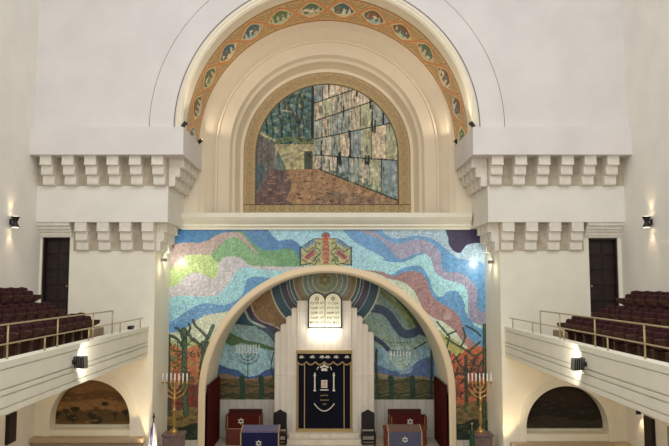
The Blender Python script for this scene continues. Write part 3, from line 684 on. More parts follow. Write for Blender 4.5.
# right field
pt.poly([(370, 285), (440, 285), (440, 345), (365, 345)], (118, 150, 146))
pt.poly(cr([(377, 286), (392, 296), (406, 312), (419, 334)])+[(440, 345), (440, 270), (377, 270)], (64, 92, 56))
pt.poly(cr([(377, 292), (386, 299), (397, 310), (408, 324), (413, 331)])+cr([(419, 332), (408, 314), (393, 298), (378, 288)]), (124, 140, 92))
pt.stroke([(370, 308), (382, 310), (390, 316), (396, 325), (403, 333), (411, 334), (420, 330), (430, 334)], 8.5, (54, 76, 106))
pt.poly([(362, 318), (376, 322), (388, 332), (398, 342), (412, 343), (424, 338), (436, 345), (436, 352), (374, 352), (362, 340)], (126, 154, 134), True)
pt.poly([(374, 344), (384, 350), (394, 354), (410, 352), (424, 345), (436, 346), (436, 400), (374, 400)], (110, 148, 166))
pt.stroke([(374, 338), (382, 343), (389, 350), (394, 352.5), (402, 352)], 4.5, (48, 66, 100)); pt.stroke([(402, 352), (412, 350), (426, 342)], 1.5, (48, 66, 100))
pt.disc(402, 358, 17, 12, (140, 172, 166), .6)
pt.poly(cr([(374, 362), (384, 368), (396, 371), (408, 369), (420, 360), (434, 356)])+[(434, 382), (374, 382)], (74, 100, 146))
pt.disc(405, 370, 8, 4, (130, 160, 176), .7)
pt.under([(374, 372), (386, 374), (400, 377), (418, 376), (434, 378)], (132, 118, 88))
pt.under([(374, 377), (390, 380), (410, 378), (434, 381)], (78, 84, 50))
for k in range(9):
    yy = 379+k*2.4
    pt.stroke([(375+j*4, yy+1.3*math.sin(j*1.3+k)) for j in range(16)], .8, random.choice([(104, 100, 58), (50, 62, 40), (120, 84, 52)]))
for xx in (391, 412): pt.stroke([(xx, 378), (xx+.6, 388), (xx, 400)], 5.5, (42, 72, 54))
pt.stroke([(376.5, 350), (376, 366), (378, 400)], 2.5, (60, 74, 52)); pt.stroke([(431.5, 350), (431.5, 400)], 2.5, (50, 70, 76))
for r in (3.2, 6.4, 9.6): pt.stroke([(400.5+r*math.cos(t), 357+r*math.sin(t)) for t in np.linspace(0, PI, 12)], .9, (176, 184, 150))
pt.stroke([(400.5, 356), (400.5, 374)], .9, (160, 170, 140))
for j in range(-3, 4):
    pt.stroke([(400.5+j*3.1, 351.5), (400.5+j*3.1, 355.5)], 1.2, (206, 212, 200)); pt.disc(400.5+j*3.3, 342.5, .7, .9, (60, 76, 96))
pt.contrast(1.2, 130).mottle(.12, 7)
# rings round the star
rings = [(0, 8, (158, 166, 116)), (8, 12, (146, 166, 128)), (12, 13, (200, 206, 170)), (13, 17, (140, 158, 128)), (17, 18, (196, 204, 180)), (18, 22, (120, 150, 146)), (22, 23, (196, 206, 190)), (23, 27, (150, 142, 104)),
         (27, 31, (150, 122, 74)), (31, 31.9, (204, 196, 160)), (31.9, 35, (58, 92, 104)), (35, 35.9, (176, 200, 196)), (35.9, 38, (50, 82, 98)), (38, 38.8, (170, 160, 170)), (38.8, 45, (66, 64, 88)), (45, 45.8, (140, 170, 176)), (45.8, 54.2, (36, 82, 100)), (54.2, 55.6, (204, 200, 160))]
for a_, b_, c_ in rings: pt.ring(325, 280, a_, b_, c_)
for k in range(36):
    t = k*PI/18; pt.stroke([(325+9*math.cos(t), 280+9*math.sin(t)), (325+12*math.cos(t), 280+12*math.sin(t))], .6, (110, 130, 90))
for s_ in (0, PI):
    q = [(325+5.8*math.sin(s_+2*PI*k/3), 280-5.8*math.cos(s_+2*PI*k/3)) for k in range(4)]
    pt.stroke(q, 1.2, (138, 118, 46), smooth=False)
pt.noise(.05)
o = grid_obj('mosaic_mural', W, H, pos, lambda c: (np.hypot(c[:, 0], c[:, 2]-ZC2) < RV+.01) | (c[:, 2] < ZC2), pt.c, 'mosaic', 1.4, sat=.7)
tag(o, 'arched mosaic behind the ark with concentric rings, a star and two menorahs', 'mosaic')
struct(MB().box(-RV, RV, YA-.05, YA+.01, 0, Z_(399.5, YA)).build('baseboard_apse', 'wainscot'), 'pale marble wainscot behind the ark')

# ------------------------------------------------------------------ lunette mural
YL = 23.27; RF, RI = 3.03, 2.57
zfb = Z_(212, YL); zib = Z_(204.5, YL); ZCM = Z_(86.5, YL)-RI
ZCM = ZC if abs(ZC-ZCM) < .1 else ZCM
W, H, pos, px, py = plane_grid(-RF, RF, zfb-.05, ZCM+RF, YL, .017)
pt = Paint(px, py, (88, 112, 114))
for k in range(260):
    x = 250+random.random()*66; y = 90+random.random()*64
    pt.disc(x, y, 2.4, 1.5, random.choice([(70, 104, 108), (104, 132, 128), (60, 84, 78), (96, 100, 76), (130, 140, 124), (74, 92, 84)]), .6)
for x0 in (252, 259, 266, 272, 281, 290, 298, 303): pt.stroke([(x0, 152), (x0+1, 128), (x0-2, 106), (x0+3, 92)], random.uniform(.8, 2), (52, 62, 58))
pt.stroke([(303, 150), (299, 126), (292, 112), (284, 102)], 3, (92, 84, 74)); pt.stroke([(299, 126), (303, 106), (300, 94)], 2, (70, 72, 64)); pt.stroke([(292, 112), (280, 110)], 1.2, (150, 140, 130))
pt.stroke([(313, 88), (312, 150)], 3, (62, 66, 68))
pt.stroke([(275, 142), (290, 139), (304, 142), (314, 141)], 5, (106, 116, 84))
# back wall
pt.poly([(274, 144), (315, 144), (322, 150), (322, 171), (272, 171)], (160, 152, 120))
for k in range(60): pt.disc(276+random.random()*42, 145+random.random()*22, 2.2, 1.4, random.choice([(176, 166, 128), (140, 138, 112), (120, 124, 108)]), .6)
pt.poly([(272, 171), (278, 150), (286, 168), (286, 171)], (104, 118, 112))
pt.poly([(304, 151), (312.7, 151), (312.7, 170), (304, 170)], (84, 90, 80)); pt.stroke([(303, 150.3), (313.5, 150.3)], 1.2, (176, 160, 120)); pt.stroke([(308.5, 154), (310, 156)], 1.6, (60, 60, 64))
# left wall
pt.poly([(240, 128), (258, 131), (266, 137), (275, 141), (275, 168), (268, 178), (253, 204), (240, 206)], (112, 108, 104))
for k in range(50): pt.stroke([(250+random.random()*24, 140+random.random()*26)]*1+[(250+random.random()*24, 150+random.random()*26)], .5, random.choice([(84, 84, 84), (130, 128, 118)]), False, .3)
for x0 in (262, 257, 268): pt.stroke([(x0, 140), (x0, 190)], 1, (80, 88, 92), False, .7)
pt.stroke([(256, 130), (266, 136.5), (275, 140.5)], 2, (170, 164, 130))
pt.poly([(250, 160), (266, 166), (254, 200), (250, 204)], (78, 104, 112), a=.6)
# ground
G = [(272, 169.5), (319.7, 169.3), (396.6, 200), (400, 210), (240, 210), (256, 196)]
pt.poly(G, (150, 122, 96)); pt.poly([(272, 169.5), (288, 169.5), (292, 186), (286, 200), (310, 212), (240, 210), (256, 196)], (108, 92, 90))
pt.poly([(330, 190), (398, 202), (400, 212), (300, 212)], (120, 108, 96), a=.6)
for k in range(240):
    x = 250+random.random()*146; y = 171+random.random()*36
    pt.disc(x, y, 2.3, .6, random.choice([(174, 140, 108), (126, 100, 84), (100, 84, 76), (158, 132, 104)]), .55) if (y > 169.5+(x-319)*.4 or x < 319) and (x > 272-(y-169)*.45) else None
for x, y in ((305, 181), (320, 178), (297, 194), (318, 193), (326, 193), (332, 179), (316, 199), (330, 201), (298, 198)): pt.stroke([(x, y), (x+3.5, y+.4)], .9, (60, 50, 46))
# great stone wall
pt.poly([(314, 80), (402, 80), (402, 203), (396.6, 200), (319.7, 169.3), (314, 160)], (160, 156, 144))
def yl(line, x): (ax, ay), (bx, by) = line; return ay+(by-ay)*(x-ax)/(bx-ax)
courses = [((315, 84), (350, 70)), ((315, 103), (390, 77)), ((315, 121), (388, 96)), ((315, 139), (396, 122)), ((315, 155), (396.6, 160.4)), ((315, 167.5), (396.6, 200))]
for ci in range(5):
    x = 315
    while x < 400:
        wd = random.uniform(6, 9)*(1+(x-315)/80)
        c = random.choice([(168, 160, 142), (150, 152, 146), (178, 164, 140), (140, 150, 142), (158, 160, 132), (130, 142, 146), (184, 172, 154)])
        q = [(x, yl(courses[ci], x)), (x+wd, yl(courses[ci], x+wd)), (x+wd, yl(courses[ci+1], x+wd)), (x, yl(courses[ci+1], x))]
        pt.poly(q, c)
        for j in range(8):
            xx = x+random.random()*wd; ya = yl(courses[ci], xx); yb = yl(courses[ci+1], xx); y0 = ya+random.random()*(yb-ay if False else yb-ya)*.7
            pt.stroke([(xx, y0), (xx+random.uniform(-.6, .6), min(yb, y0+random.uniform(3, 9)))], random.uniform(.6, 1.8), random.choice([(120, 118, 108), (196, 186, 164), (96, 100, 96), (150, 130, 110), (110, 128, 130)]), False, .6)
        if random.random() < .55:
            y0 = yl(courses[ci], x)+random.uniform(0, 6); pt.stroke([(x+wd, y0), (x+wd+random.uniform(-1, 1), yl(courses[ci+1], x+wd)-random.uniform(0, 3))], random.uniform(1.4, 3), (50, 54, 54), False)
        pt.stroke([(x+wd, yl(courses[ci], x+wd)), (x+wd, yl(courses[ci+1], x+wd))], .8, (84, 84, 78), False)
        x += wd
for c in courses[1:5]: pt.stroke([(315, c[0][1]), (402, yl(c, 402))], 1.1, (56, 58, 56), False)
pt.stroke([(319, 169), (402, 202)], 1.4, (60, 66, 58), False)
for k in range(40):
    x = 324+random.random()*72; y = yl(courses[5], x)-random.random()*9; pt.disc(x, y, 2, 1.5, random.choice([(96, 124, 100), (70, 96, 90), (120, 134, 104)]), .6)
for k in range(420):
    x = 318+random.random()*78; top = yl(courses[0], x); bot = yl(courses[5], x); y = top+random.random()*(bot-top)
    h_ = random.uniform(1.5, 6); pt.stroke([(x, y), (x+random.uniform(-.5, .5), min(bot-.5, y+h_))], random.uniform(.4, 1.5), random.choice([(84, 92, 90), (200, 190, 168), (110, 104, 92), (128, 144, 146), (150, 128, 104), (66, 70, 70)]), False, random.uniform(.25, .6))
for k in range(14):
    x = 322+random.random()*72; c_ = random.choice(courses[1:5]); y = yl(c_, x); pt.stroke([(x, y-random.uniform(-2, 6)), (x+random.uniform(-1, 1), y+random.uniform(3, 8))], random.uniform(1.4, 3), (52, 56, 58), False, .85)
for k in range(150):
    x = 250+random.random()*62; y = 92+random.random()*50; pt.stroke([(x, y), (x+random.uniform(-2, 2), y+random.uniform(2, 7))], random.uniform(.4, .9), random.choice([(52, 66, 62), (150, 156, 136), (64, 88, 92), (120, 112, 92)]), False, .5)
for k in range(120):
    x = 250+random.random()*62; y = 90+random.random()*52; pt.disc(x, y, random.uniform(.8, 2.4), random.uniform(.6, 1.6), random.choice([(140, 152, 130), (160, 160, 140), (60, 96, 104), (48, 60, 54), (96, 112, 72)]), .55)
pt.contrast(1.3, 128).mottle(.16, 9).mottle(.08, 3)
# gold frame (radial)
wx, wz = pos[:, 0], pos[:, 2]
rr = np.where(wz > ZCM, np.hypot(wx, wz-ZCM), np.abs(wx)); fr = (rr > RI) | (wz < zib)
pt.c[fr] = (168, 146, 102)
ss = np.where(wz > ZCM, np.arctan2(wz-ZCM, np.abs(wx))*2.8, (wz-ZCM)); mid = (RI+RF)/2
ph = ((ss/.36) % 1)*.36-.18; dr = rr-mid; dd = np.hypot(ph, dr)
pt.c[fr & (wz > zib) & (dd < .13) & (dd > .10)] = (156, 120, 84); pt.c[fr & (wz > zib) & (dd < .045)] = (158, 122, 86); pt.c[fr & (wz > zib) & (np.abs(np.abs(ph)-.17) < .02) & (np.abs(dr) < .1)] = (152, 130, 90)
pt.c[fr & (wz > zib) & (np.abs(dr) > .19)] = (150, 126, 84)
bm_ = fr & (wz < zib); ph2 = ((wx/.36) % 1)*.36-.18; dz_ = wz-(zib+zfb)/2; d2 = np.hypot(ph2, dz_)
pt.c[bm_ & (d2 < .1) & (d2 > .065)] = (142, 120, 76)
pt.c[(np.abs(rr-RI) < .02) & (wz > zib)] = (90, 74, 50); pt.c[(np.abs(wz-zib) < .016) & (rr < RF)] = (86, 72, 50)
pt.c[(np.abs(rr-RI) < .016) & (wz < zib)] = (100, 84, 60)
pt.noise(.035)
o = grid_obj('lunette_mural', W, H, pos, lambda c: (np.hypot(c[:, 0], c[:, 2]-ZCM) < RF) | (c[:, 2] < ZCM), pt.c, 'mural', 1.22)
tag(o, 'arched mural of a courtyard beside a stone block wall in a gold border', 'mural')

# ------------------------------------------------------------------ gold soffit mosaic
NT, ND = 1500, 66; y0, y1 = 19.92, 21.86
zleg = ZC-zTt if ZC > zTt else 0
tt = np.linspace(-zleg/Rg, PI+zleg/Rg, NT); dd = np.linspace(0, 1, ND)
T, D = np.meshgrid(tt, dd); T = T.ravel(); D = D.ravel()
Tc = np.clip(T, 0, PI); leg = np.where(T < 0, T, np.where(T > PI, PI-T, 0))*Rg
pos = np.stack([Rg*np.cos(Tc), y0+(y1-y0)*D, ZC+Rg*np.sin(Tc)+leg], 1)
deg = np.degrees(T); u = deg; v = (D-.5)*2
pt = Paint(u, v*6, (190, 154, 106))                     # u: degrees along the arch, v*6: across the band
for k in range(2600):
    pt_x = random.uniform(0, 180); pt_y = random.uniform(-6, 6)
N_ = RNG.standard_normal(len(u))*8; pt.c += N_[:, None]
pt.c[np.abs(v) > .9] = (160, 116, 66)
ph = (deg % 12)-6                                  # 0 at a medallion's middle when deg = 12k+6 -> shift
SPC = 13.8
ph = ((deg-90) % SPC)-SPC/2
amp = .70*np.cos(ph/SPC*PI)
for sg in (1, -1):
    i = np.abs(v-sg*amp) < .10; pt.c[i] = (202, 142, 88)
    i = np.abs(v-sg*amp*1.0) < .03; pt.c[i] = (180, 108, 70)
ins = (np.abs(ph) < 5) & (np.abs(v) < np.clip(amp-.16, 0, 1)*np.sqrt(np.clip(1-(ph/5)**2, 0, 1)))
rim = (np.abs(ph) < 5.5) & (np.abs(v) < np.clip(amp-.10, 0, 1)*np.sqrt(np.clip(1-(ph/5.5)**2, 0, 1)))
pt.c[rim] = (216, 196, 140)
kk = np.floor((deg-90)/SPC).astype(int)+7
pal = [(176, 190, 168), (160, 184, 184), (204, 200, 176), (186, 178, 144)]
for k in range(0, 14):
    i = ins & (kk == k); pt.c[i] = pal[k % 4]
    c1 = random.choice([(84, 110, 80), (70, 100, 112), (120, 84, 60), (96, 120, 70)])
    i2 = i & (np.sin(ph*2.6+k)*.25+.05 > v); pt.c[i2] = c1
    
    for q in range(7):
        qx, qv = random.uniform(-2.6, 2.6), random.uniform(-.25, .25)
        i3 = i & (np.hypot((ph-qx)/random.uniform(.4, 1.3), (v-qv)/random.uniform(.05, .14)) < 1); pt.c[i3] = random.choice([(150, 84, 64), (226, 214, 180), (90, 104, 106), (120, 100, 70), (110, 130, 90)])
for k in range(2, 15):                                # leafy scrolls between
    for sg in (-1, 1):
        q0 = 90+(k-8)*SPC; pt.stroke([(q0-4, sg*4.9), (q0-1.5, sg*2.6), (q0+1.5, sg*2.8), (q0+4, sg*4.9)], .45, (150, 128, 78)); pt.stroke([(q0-2, sg*4.2), (q0, sg*3.6), (q0+2, sg*4.4)], .4, (140, 134, 84))
pt.noise(.05)
o = grid_obj('arch_mosaic', NT, ND, pos, None, pt.c, 'goldmosaic', 1.45)
tag(o, 'gold mosaic band of looped medallions lining the underside of the great arch', 'mosaic')
me = o.data; me.polygons.foreach_set('use_smooth', [True]*len(me.polygons))
struct(MB().arch([(Rg+.01, 19.91), (Rg+.01, 21.87), (Rg+.16, 21.87), (Rg+.16, 19.91)], 0, ZC, zTt).build('ceiling', 'arch_cream'), 'vault backing of the great arch')

# ------------------------------------------------------------------ ark
YK = 23.35
OX = X_(324.3, YK, 380)
ark = empty('torah_ark', (OX, YK, 0), 'tall stepped white marble ark front with round shouldered tiers behind the navy curtain', 'ark')
s_ = YK/FPX
def zt(py, Y=YK): return Z_(py, Y)
tiers = [(27, 300.6, 0.0), (32.5, 308, .06), (38, 316, .12), (43.7, 324, .18), (49.5, 332, .24)]
pw = 0
for k, (hw, pt_, dy) in enumerate(tiers):
    ztop = zt(pt_, YK+dy)
    if k == 0:
        MB().box(-hw*s_, hw*s_, 0, .7, 0, ztop, .02).build('marble_panel', 'marble', ark)
    else:
        for sg in (-1, 1):
            a = sg*pw*s_; b = sg*hw*s_; x0, x1 = min(a, b), max(a, b); r = abs(b-a)*.5 if k > 1 else .02
            pts = [(x0, 0), (x1, 0)]
            if sg > 0: pts += [(x1, ztop-r)]+[(x1-r+r*math.cos(t), ztop-r+r*math.sin(t)) for t in np.linspace(0.2, PI/2, 7)]+[(x0, ztop)]
            else: pts += [(x1, ztop)]+[(x0+r+r*math.cos(t), ztop-r+r*math.sin(t)) for t in np.linspace(PI/2, PI-.2, 7)]+[(x0, ztop-r)]
            mb = MB().prism(pts, dy, .7)
            mb.box(x0+.004, x1-.004, dy-.02, dy+.02, .0, zt(404, YK))
            mb.build('marble_pilaster', 'marble', ark)
    pw = hw
# frame round the curtain opening
fz0, fz1 = zt(430), zt(351.5)
MB().box(-.985, -.955, -.06, .02, fz0, fz1).box(.955, .985, -.06, .02, fz0, fz1).box(-.99, .99, -.06, .02, fz1-.03, fz1+.05).box(-1.0, 1.0, -.10, .02, fz0-.05, fz0+.03).build('gilt_frame', 'gold', ark)
# steps
st = empty('marble_steps', (OX, YK-.01, 0), 'pale marble steps leading up to the ark curtain', 'steps')
zs = [zt(430.5, YK-.3), 0]
H3 = fz0-.05
for k in range(3):
    MB().box(-1.24-.03*k, 1.24+.03*k, -.35*(k+1), -.35*k, 0, H3*(3-k)/3, .012).build('step', 'step_marble', st)
# curtain
cu_ = empty('ark_curtain', (OX, YK-.11, 0), 'navy velvet ark curtain with gold borders and embroidered crown, columns and book', 'curtain')
def wavy(x0, x1, z0, z1, amp, nf, y, th=.02, nx=90, ragged=None):
    mb = MB(); vs = []; fs = []
    for j in (0, 1):
        for i in range(nx+1):
            x = x0+(x1-x0)*i/nx; yy = y+amp*math.sin(i/nx*nf*2*PI)
            zb_ = z0 if ragged is None else z0+ragged(i/nx)
            vs += [(x, yy+j*th, zb_), (x, yy+j*th, z1)]
    n2 = 2*(nx+1)
    for i in range(nx):
        a = 2*i; fs.append([a, a+2, a+3, a+1]); fs.append([n2+a, n2+a+1, n2+a+3, n2+a+2]); fs.append([a, n2+a, n2+a+2, a+2]); fs.append([a+1, a+3, n2+a+3, n2+a+1])
    fs += [[0, 1, n2+1, n2], [2*nx, n2+2*nx, n2+2*nx+1, 2*nx+1]]
    return mb.add(vs, fs, True)
wavy(-.93, .93, fz0+.05, fz1-.04, .010, 9, 0.03).build('velvet_panel', 'navy', cu_)
MB().box(-.71, -.68, -.004, .015, fz0+.05, fz1-.06).box(.68, .71, -.004, .015, fz0+.05, fz1-.06).box(-.93, .93, -.004, .015, fz0+.03, fz0+.07).box(-.94, -.91, -.004, .015, fz0+.05, fz1-.06).box(.91, .94, -.004, .015, fz0+.05, fz1-.06).build('gold_band', 'gold', cu_)
vz = zt(361); nsc = 6
scal = lambda t: -.10*abs(math.sin(t*nsc*PI))
val = wavy(-.95, .95, vz, fz1-.03, .004, 9, -.03, ragged=scal, nx=144).build('valance', 'navy', cu_)
mb = MB(); pts = [(-.95+1.9*i/144, -.045, vz+scal(i/144)) for i in range(145)]; mb.tube(pts, .013, 6)
mb.tube([(p[0], p[1], p[2]-.03) for p in pts], .008, 5)
mb.box(-.95, .95, -.04, -.02, fz1-.06, fz1-.03)
mb.build('gold_fringe', 'gold', val)
zv = zt(356.5)
for cx in (-.8, -.42, -.08, .12, .42, .8):
    mb = MB()
    for k in range(5): mb.sphere((cx+.05*math.cos(k*1.26), -.045, zv+.035*math.sin(k*1.26)), .022, sy=.4, n=6)
    mb.tube([(cx-.1, -.04, zv-.02), (cx, -.042, zv+.01), (cx+.1, -.04, zv-.02)], .008, 5)
    mb.build('embroidered_scroll', 'silver', val)
# embroidery (emblem centre px 324.5 , rows from zoom)
def cz(py): return zt(py, YK-.11)
mb = MB()
for k in range(-3, 4): mb.sphere((k*.04, 0.0, cz(367.5)+.06-abs(k)*.016), .036, sy=.3, n=6)
mb.sphere((0, 0, cz(365)+.03), .03, sy=.3, n=6)
mb.box(-.11, .11, -.01, .012, cz(371), cz(369.5), .005)
for k in (-1, 0, 1): mb.sphere((k*.06, 0, cz(369)), .035, sy=.3, n=6)
mb.build('crown_emblem', 'silver', cu_)
for sg in (-1, 1):
    mb = MB(); x = sg*.335
    mb.box(x-.022, x+.022, -.012, .012, cz(390), cz(375.5), .008).box(x-.045, x+.045, -.014, .012, cz(391.3), cz(389.8), .005).box(x-.042, x+.042, -.014, .012, cz(376), cz(374.5), .005)
    mb.sphere((x, 0, cz(373.5)), .03, sy=.4, n=6)
    for k in range(5): mb.box(x-.028, x+.028, -.017, .0, cz(388-k*2.6), cz(387.3-k*2.6))
    mb.build('column_emblem', 'silver', cu_)
    MB().tube([(sg*.2, 0, cz(366.5)), (sg*.235, 0, cz(368)), (sg*.26, 0, cz(370))], [.008, .022, .008], 6).build('leaf_emblem', 'silver', cu_)
MB().box(-.11, -.006, -.012, .012, cz(388), cz(380), .01).box(.006, .11, -.012, .012, cz(388), cz(380), .01).box(-.15, .15, -.01, .012, cz(390.5), cz(389.5), .004).build('book_emblem', 'silver', cu_)
for sg in (-1, 1):
    mb = MB()
    for k in range(5): mb.box(sg*.058-.035, sg*.058+.035, -.015, -.008, cz(386.8-k*1.3), cz(386.3-k*1.3))
    mb.build('book_lines', 'redthread', cu_)
mb = MB()
for k in range(13):
    t = -1+2*k/12; x = t*.34; z = cz(411)+ (.24*t*t)
    mb.sphere((x, 0, z), .026, sy=.3, sz=.8, n=6)
mb.tube([(t*.34, 0, cz(411)+.24*t*t) for t in np.linspace(-1, 1, 16)], .014, 6)
mb.build('garland_emblem', 'silver', cu_)
for row, (pyr, hwid) in enumerate(((396.5, .15), (400.5, .16), (404.5, .07))):
    mb = MB()
    for k in range(int(hwid*2/.045)):
        x = -hwid+.02+k*.045; zc_ = cz(pyr)+(.03*(1-(x/.15)**2) if row == 0 else 0)
        mb.box(x, x+.028, -.004, .01, zc_, zc_+.03)
    mb.build('stitched_lines', 'gold', cu_)

# tablets of the law
tb = empty('law_tablets', (X_(325, YK-.02, 310), YK-.02, zt(327.5)), 'pair of round topped cream tablets with Hebrew lettering in a dark frame above the curtain', 'tablets')
th_ = zt(293)-zt(327.5); hw = 8.0*s_
def tab_outline(x0, x1, z0, z1, g=0):
    x0 -= g; x1 += g; r = (x1-x0)/2; xc = (x0+x1)/2
    return [(x0, z0-g), (x1, z0-g)]+arc_pts(xc, z1+g-r, r, 0, PI, 20)
fr = MB().prism(tab_outline(-2*hw, 0, 0, th_, .03), -.07, 0).prism(tab_outline(0, 2*hw, 0, th_, .03), -.069, 0).build('dark_frame', 'black', tb)
for sg, words in ((-1, ['לא תרצח', 'לא תנאף', 'לא תגנב', 'לא תענה', 'לא תחמד']), (1, ['אנכי ה׳', 'לא יהיה', 'לא תשא', 'זכור את', 'כבד את'])):
    a, b = (-2*hw+.015, -.012) if sg < 0 else (.012, 2*hw-.015)
    t_ = MB().prism(tab_outline(a, b, .02, th_-.015), -.085, -.06).build('tablet', 'tablet', tb)
    xc = (a+b)/2
    MB().prism([(xc+.07*math.cos(k*PI/8), th_-.2+.07*math.sin(k*PI/8)) for k in range(16)], -.092, -.084, [[(xc+.045*math.cos(k*PI/8), th_-.2+.045*math.sin(k*PI/8)) for k in range(16)]]).sphere((xc, -.088, th_-.2), .02, n=6).build('rosette', 'letter', t_)
    for k, wd in enumerate(words):
        cd = bpy.data.curves.new('lettering', 'FONT'); cd.body = wd[::-1]; cd.size = .135; cd.align_x = 'CENTER'; cd.extrude = .004; cd.offset = 0
        to = bpy.data.objects.new('lettering', cd); COL.objects.link(to)
        bpy.context.view_layer.update()
        me = bpy.data.meshes.new_from_object(to.evaluated_get(bpy.context.evaluated_depsgraph_get()))
        bpy.data.objects.remove(to); bpy.data.curves.remove(cd)
        if len(me.vertices) == 0: continue
        me.materials.clear(); me.materials.append(M['letter'])
        lo = bpy.data.objects.new('lettering', me); COL.objects.link(lo); lo.parent = t_
        lo.rotation_euler = (PI/2, 0, 0); lo.location = (xc, -.089, th_-.40-k*.172)
# light box shelf beneath
sh = empty('tablet_shelf_lamp', (X_(325, YK, 330), YK-.005, zt(335)), 'glowing white shelf lamp directly under the law tablets', 'lamp')
MB().box(-.6, .6, -.10, 0, 0, zt(328.6)-zt(335), .015).build('shelf', mat('lit_shelf', (250, 246, 235), .5, emit=1.4), sh)
light('AREA', (OX, YK-.35, zt(334)), (OX, YK, zt(318)), 9, (1, .95, .85), 1.1, .1)
light('AREA', (OX, YK-.22, zt(338)), (OX, YK, zt(349)), 2.5, (1, .93, .8), 1.1, .1)

# dark red side curtains in the recess
for sg in (-1, 1):
    mb = MB(); vs = []; fs = []; n = 60
    zt0 = Z_(385, 22)
    for i in range(n+1):
        y = 21.95+(23.95-21.95)*i/n; xx = sg*(RV-.09+.055*math.sin(i*1.05))
        vs += [(xx, y, .01), (xx, y, zt0), (xx-sg*.02, y, .01), (xx-sg*.02, y, zt0)]
    for i in range(n):
        a = 4*i; fs += [[a, a+4, a+5, a+1], [a+2, a+3, a+7, a+6], [a+1, a+5, a+7, a+3], [a, a+2, a+6, a+4]]
    fs += [[0, 1, 3, 2], [4*n, 4*n+2, 4*n+3, 4*n+1]]
    mb.add(vs, fs, True)
    c = mb.build('side_curtain', 'curtain_red'); tag(c, 'dark red pleated curtain lining the %s side of the ark recess' % ('left' if sg < 0 else 'right'), 'curtain')
    MB().cyl((sg*(RV-.1), 21.98, zt0+.015), (sg*(RV-.1), 23.98, zt0+.015), .015).build('curtain_rail', 'dark_wood', c)

# ------------------------------------------------------------------ chairs beside the ark
def chair(loc, label):
    r = empty('high_back_chair', loc, label, 'chair', 'carved chairs either side of the ark')
    w2, d = .25, .46
    MB().box(-w2, w2, -d, 0, .42, .50, .015).build('seat', 'dark_wood', r)
    pts = [(-.23, .56), (.23, .56), (.23, 1.08), (.19, 1.14), (.13, 1.15), (.08, 1.19), (.0, 1.23), (-.08, 1.19), (-.13, 1.15), (-.19, 1.14), (-.23, 1.08)]
    MB().prism(pts, -.03, .02).prism([(q[0]*.72, .82+(q[1]-.82)*.74) for q in pts], -.045, -.03).build('backrest', 'dark_wood', r)
    for x in (-.22, .22):
        MB().lathe([(.02, 0), (.03, .04), (.018, .12), (.028, .22), (.018, .3), (.028, .42)], (x, -d+.04, 0), 10).build('leg', 'dark_wood', r)
        MB().box(x-.02, x+.02, -.03, .01, 0, .6).build('leg', 'dark_wood', r)
    MB().box(-.22, .22, -d+.03, -d+.05, .14, .2).box(-.22, .22, -.02, 0, .14, .2).box(-.23, -.2, -d+.04, 0, .12, .16).box(.2, .23, -d+.04, 0, .12, .16).build('stretcher', 'dark_wood', r)
    return r
chair((P(280, 440, 22.95).x, 22.95, 0), 'black carved high back chair to the left of the ark steps')
chair((P(368, 440, 22.95).x, 22.95, 0), 'black carved high back chair to the right of the ark steps')

# ------------------------------------------------------------------ desks
def bench(x0, x1, side):
    r = empty('bench', ((x0+x1)/2, 23.85, 0), 'dark red high backed bench against the wainscot on the %s of the ark' % side, 'bench', None)
    w_ = (x1-x0)/2
    z1 = Z_(409, 23.9)
    MB().box(-w_, w_, .0, .08, .3, z1, .02).box(-w_, w_, -.02, .1, z1-.05, z1, .01).build('backrest', 'bench_red', r)
    MB().box(-w_, w_, -.4, .02, .38, .46, .02).build('seat', 'bench_red', r)
    for sg in (-1, 1): MB().box(sg*w_-.03, sg*w_+.03, -.4, .08, 0, .6, .01).build('side_panel', 'red_wood', r)
bench(X_(229, 23.85, 412), X_(262, 23.85, 412), 'left'); bench(X_(388, 23.85, 412), X_(421, 23.85, 412), 'right')
def red_desk(x0, x1, side, starx, Y, py0, py1):
    xc = (x0+x1)/2; w_ = (x1-x0)/2; r = empty('reading_desk', (xc, Y, 0), 'wooden reading desk with a red velvet cover and star, in front of the %s bench' % side, 'desk')
    zt_ = Z_(py0, Y); zm = Z_(py1, Y)
    MB().box(-w_+.02, w_-.02, .0, .38, 0, zt_-.03, .01).box(-w_+.06, w_-.06, -.02, 0.01, .1, zm-.06, .01).build('cabinet', 'red_wood', r)
    MB().box(-w_+.05, w_-.05, -.015, .40, zm, zt_, .015).build('velvet_cover', 'desk_red', r)
    MB().box(-w_+.0, -w_+.05, -.02, .40, zm-.02, zt_+.01, .01).box(w_-.05, w_, -.02, .40, zm-.02, zt_+.01, .01).build('side_frame', 'red_wood', r)
    MB().box(-w_+.07, -w_+.085, -.02, -.01, zm, zt_-.01).box(w_-.085, w_-.07, -.02, -.01, zm, zt_-.01).box(-w_+.05, w_-.05, -.02, -.01, zm, zm+.02).build('gold_trim', 'gold', r)
    star_mb(X_(starx, Y, 420)-xc, -.03, (zt_+zm)/2+.04, .12, .022, .014).build('star_emblem', 'silver', r)
red_desk(X_(225.5, 23.0, 420), X_(262, 23.0, 420), 'left', 241, 23.0, 415.5, 429)
red_desk(X_(389.5, 23.0, 420), X_(427, 23.0, 420), 'right', 410, 23.0, 416.5, 429)
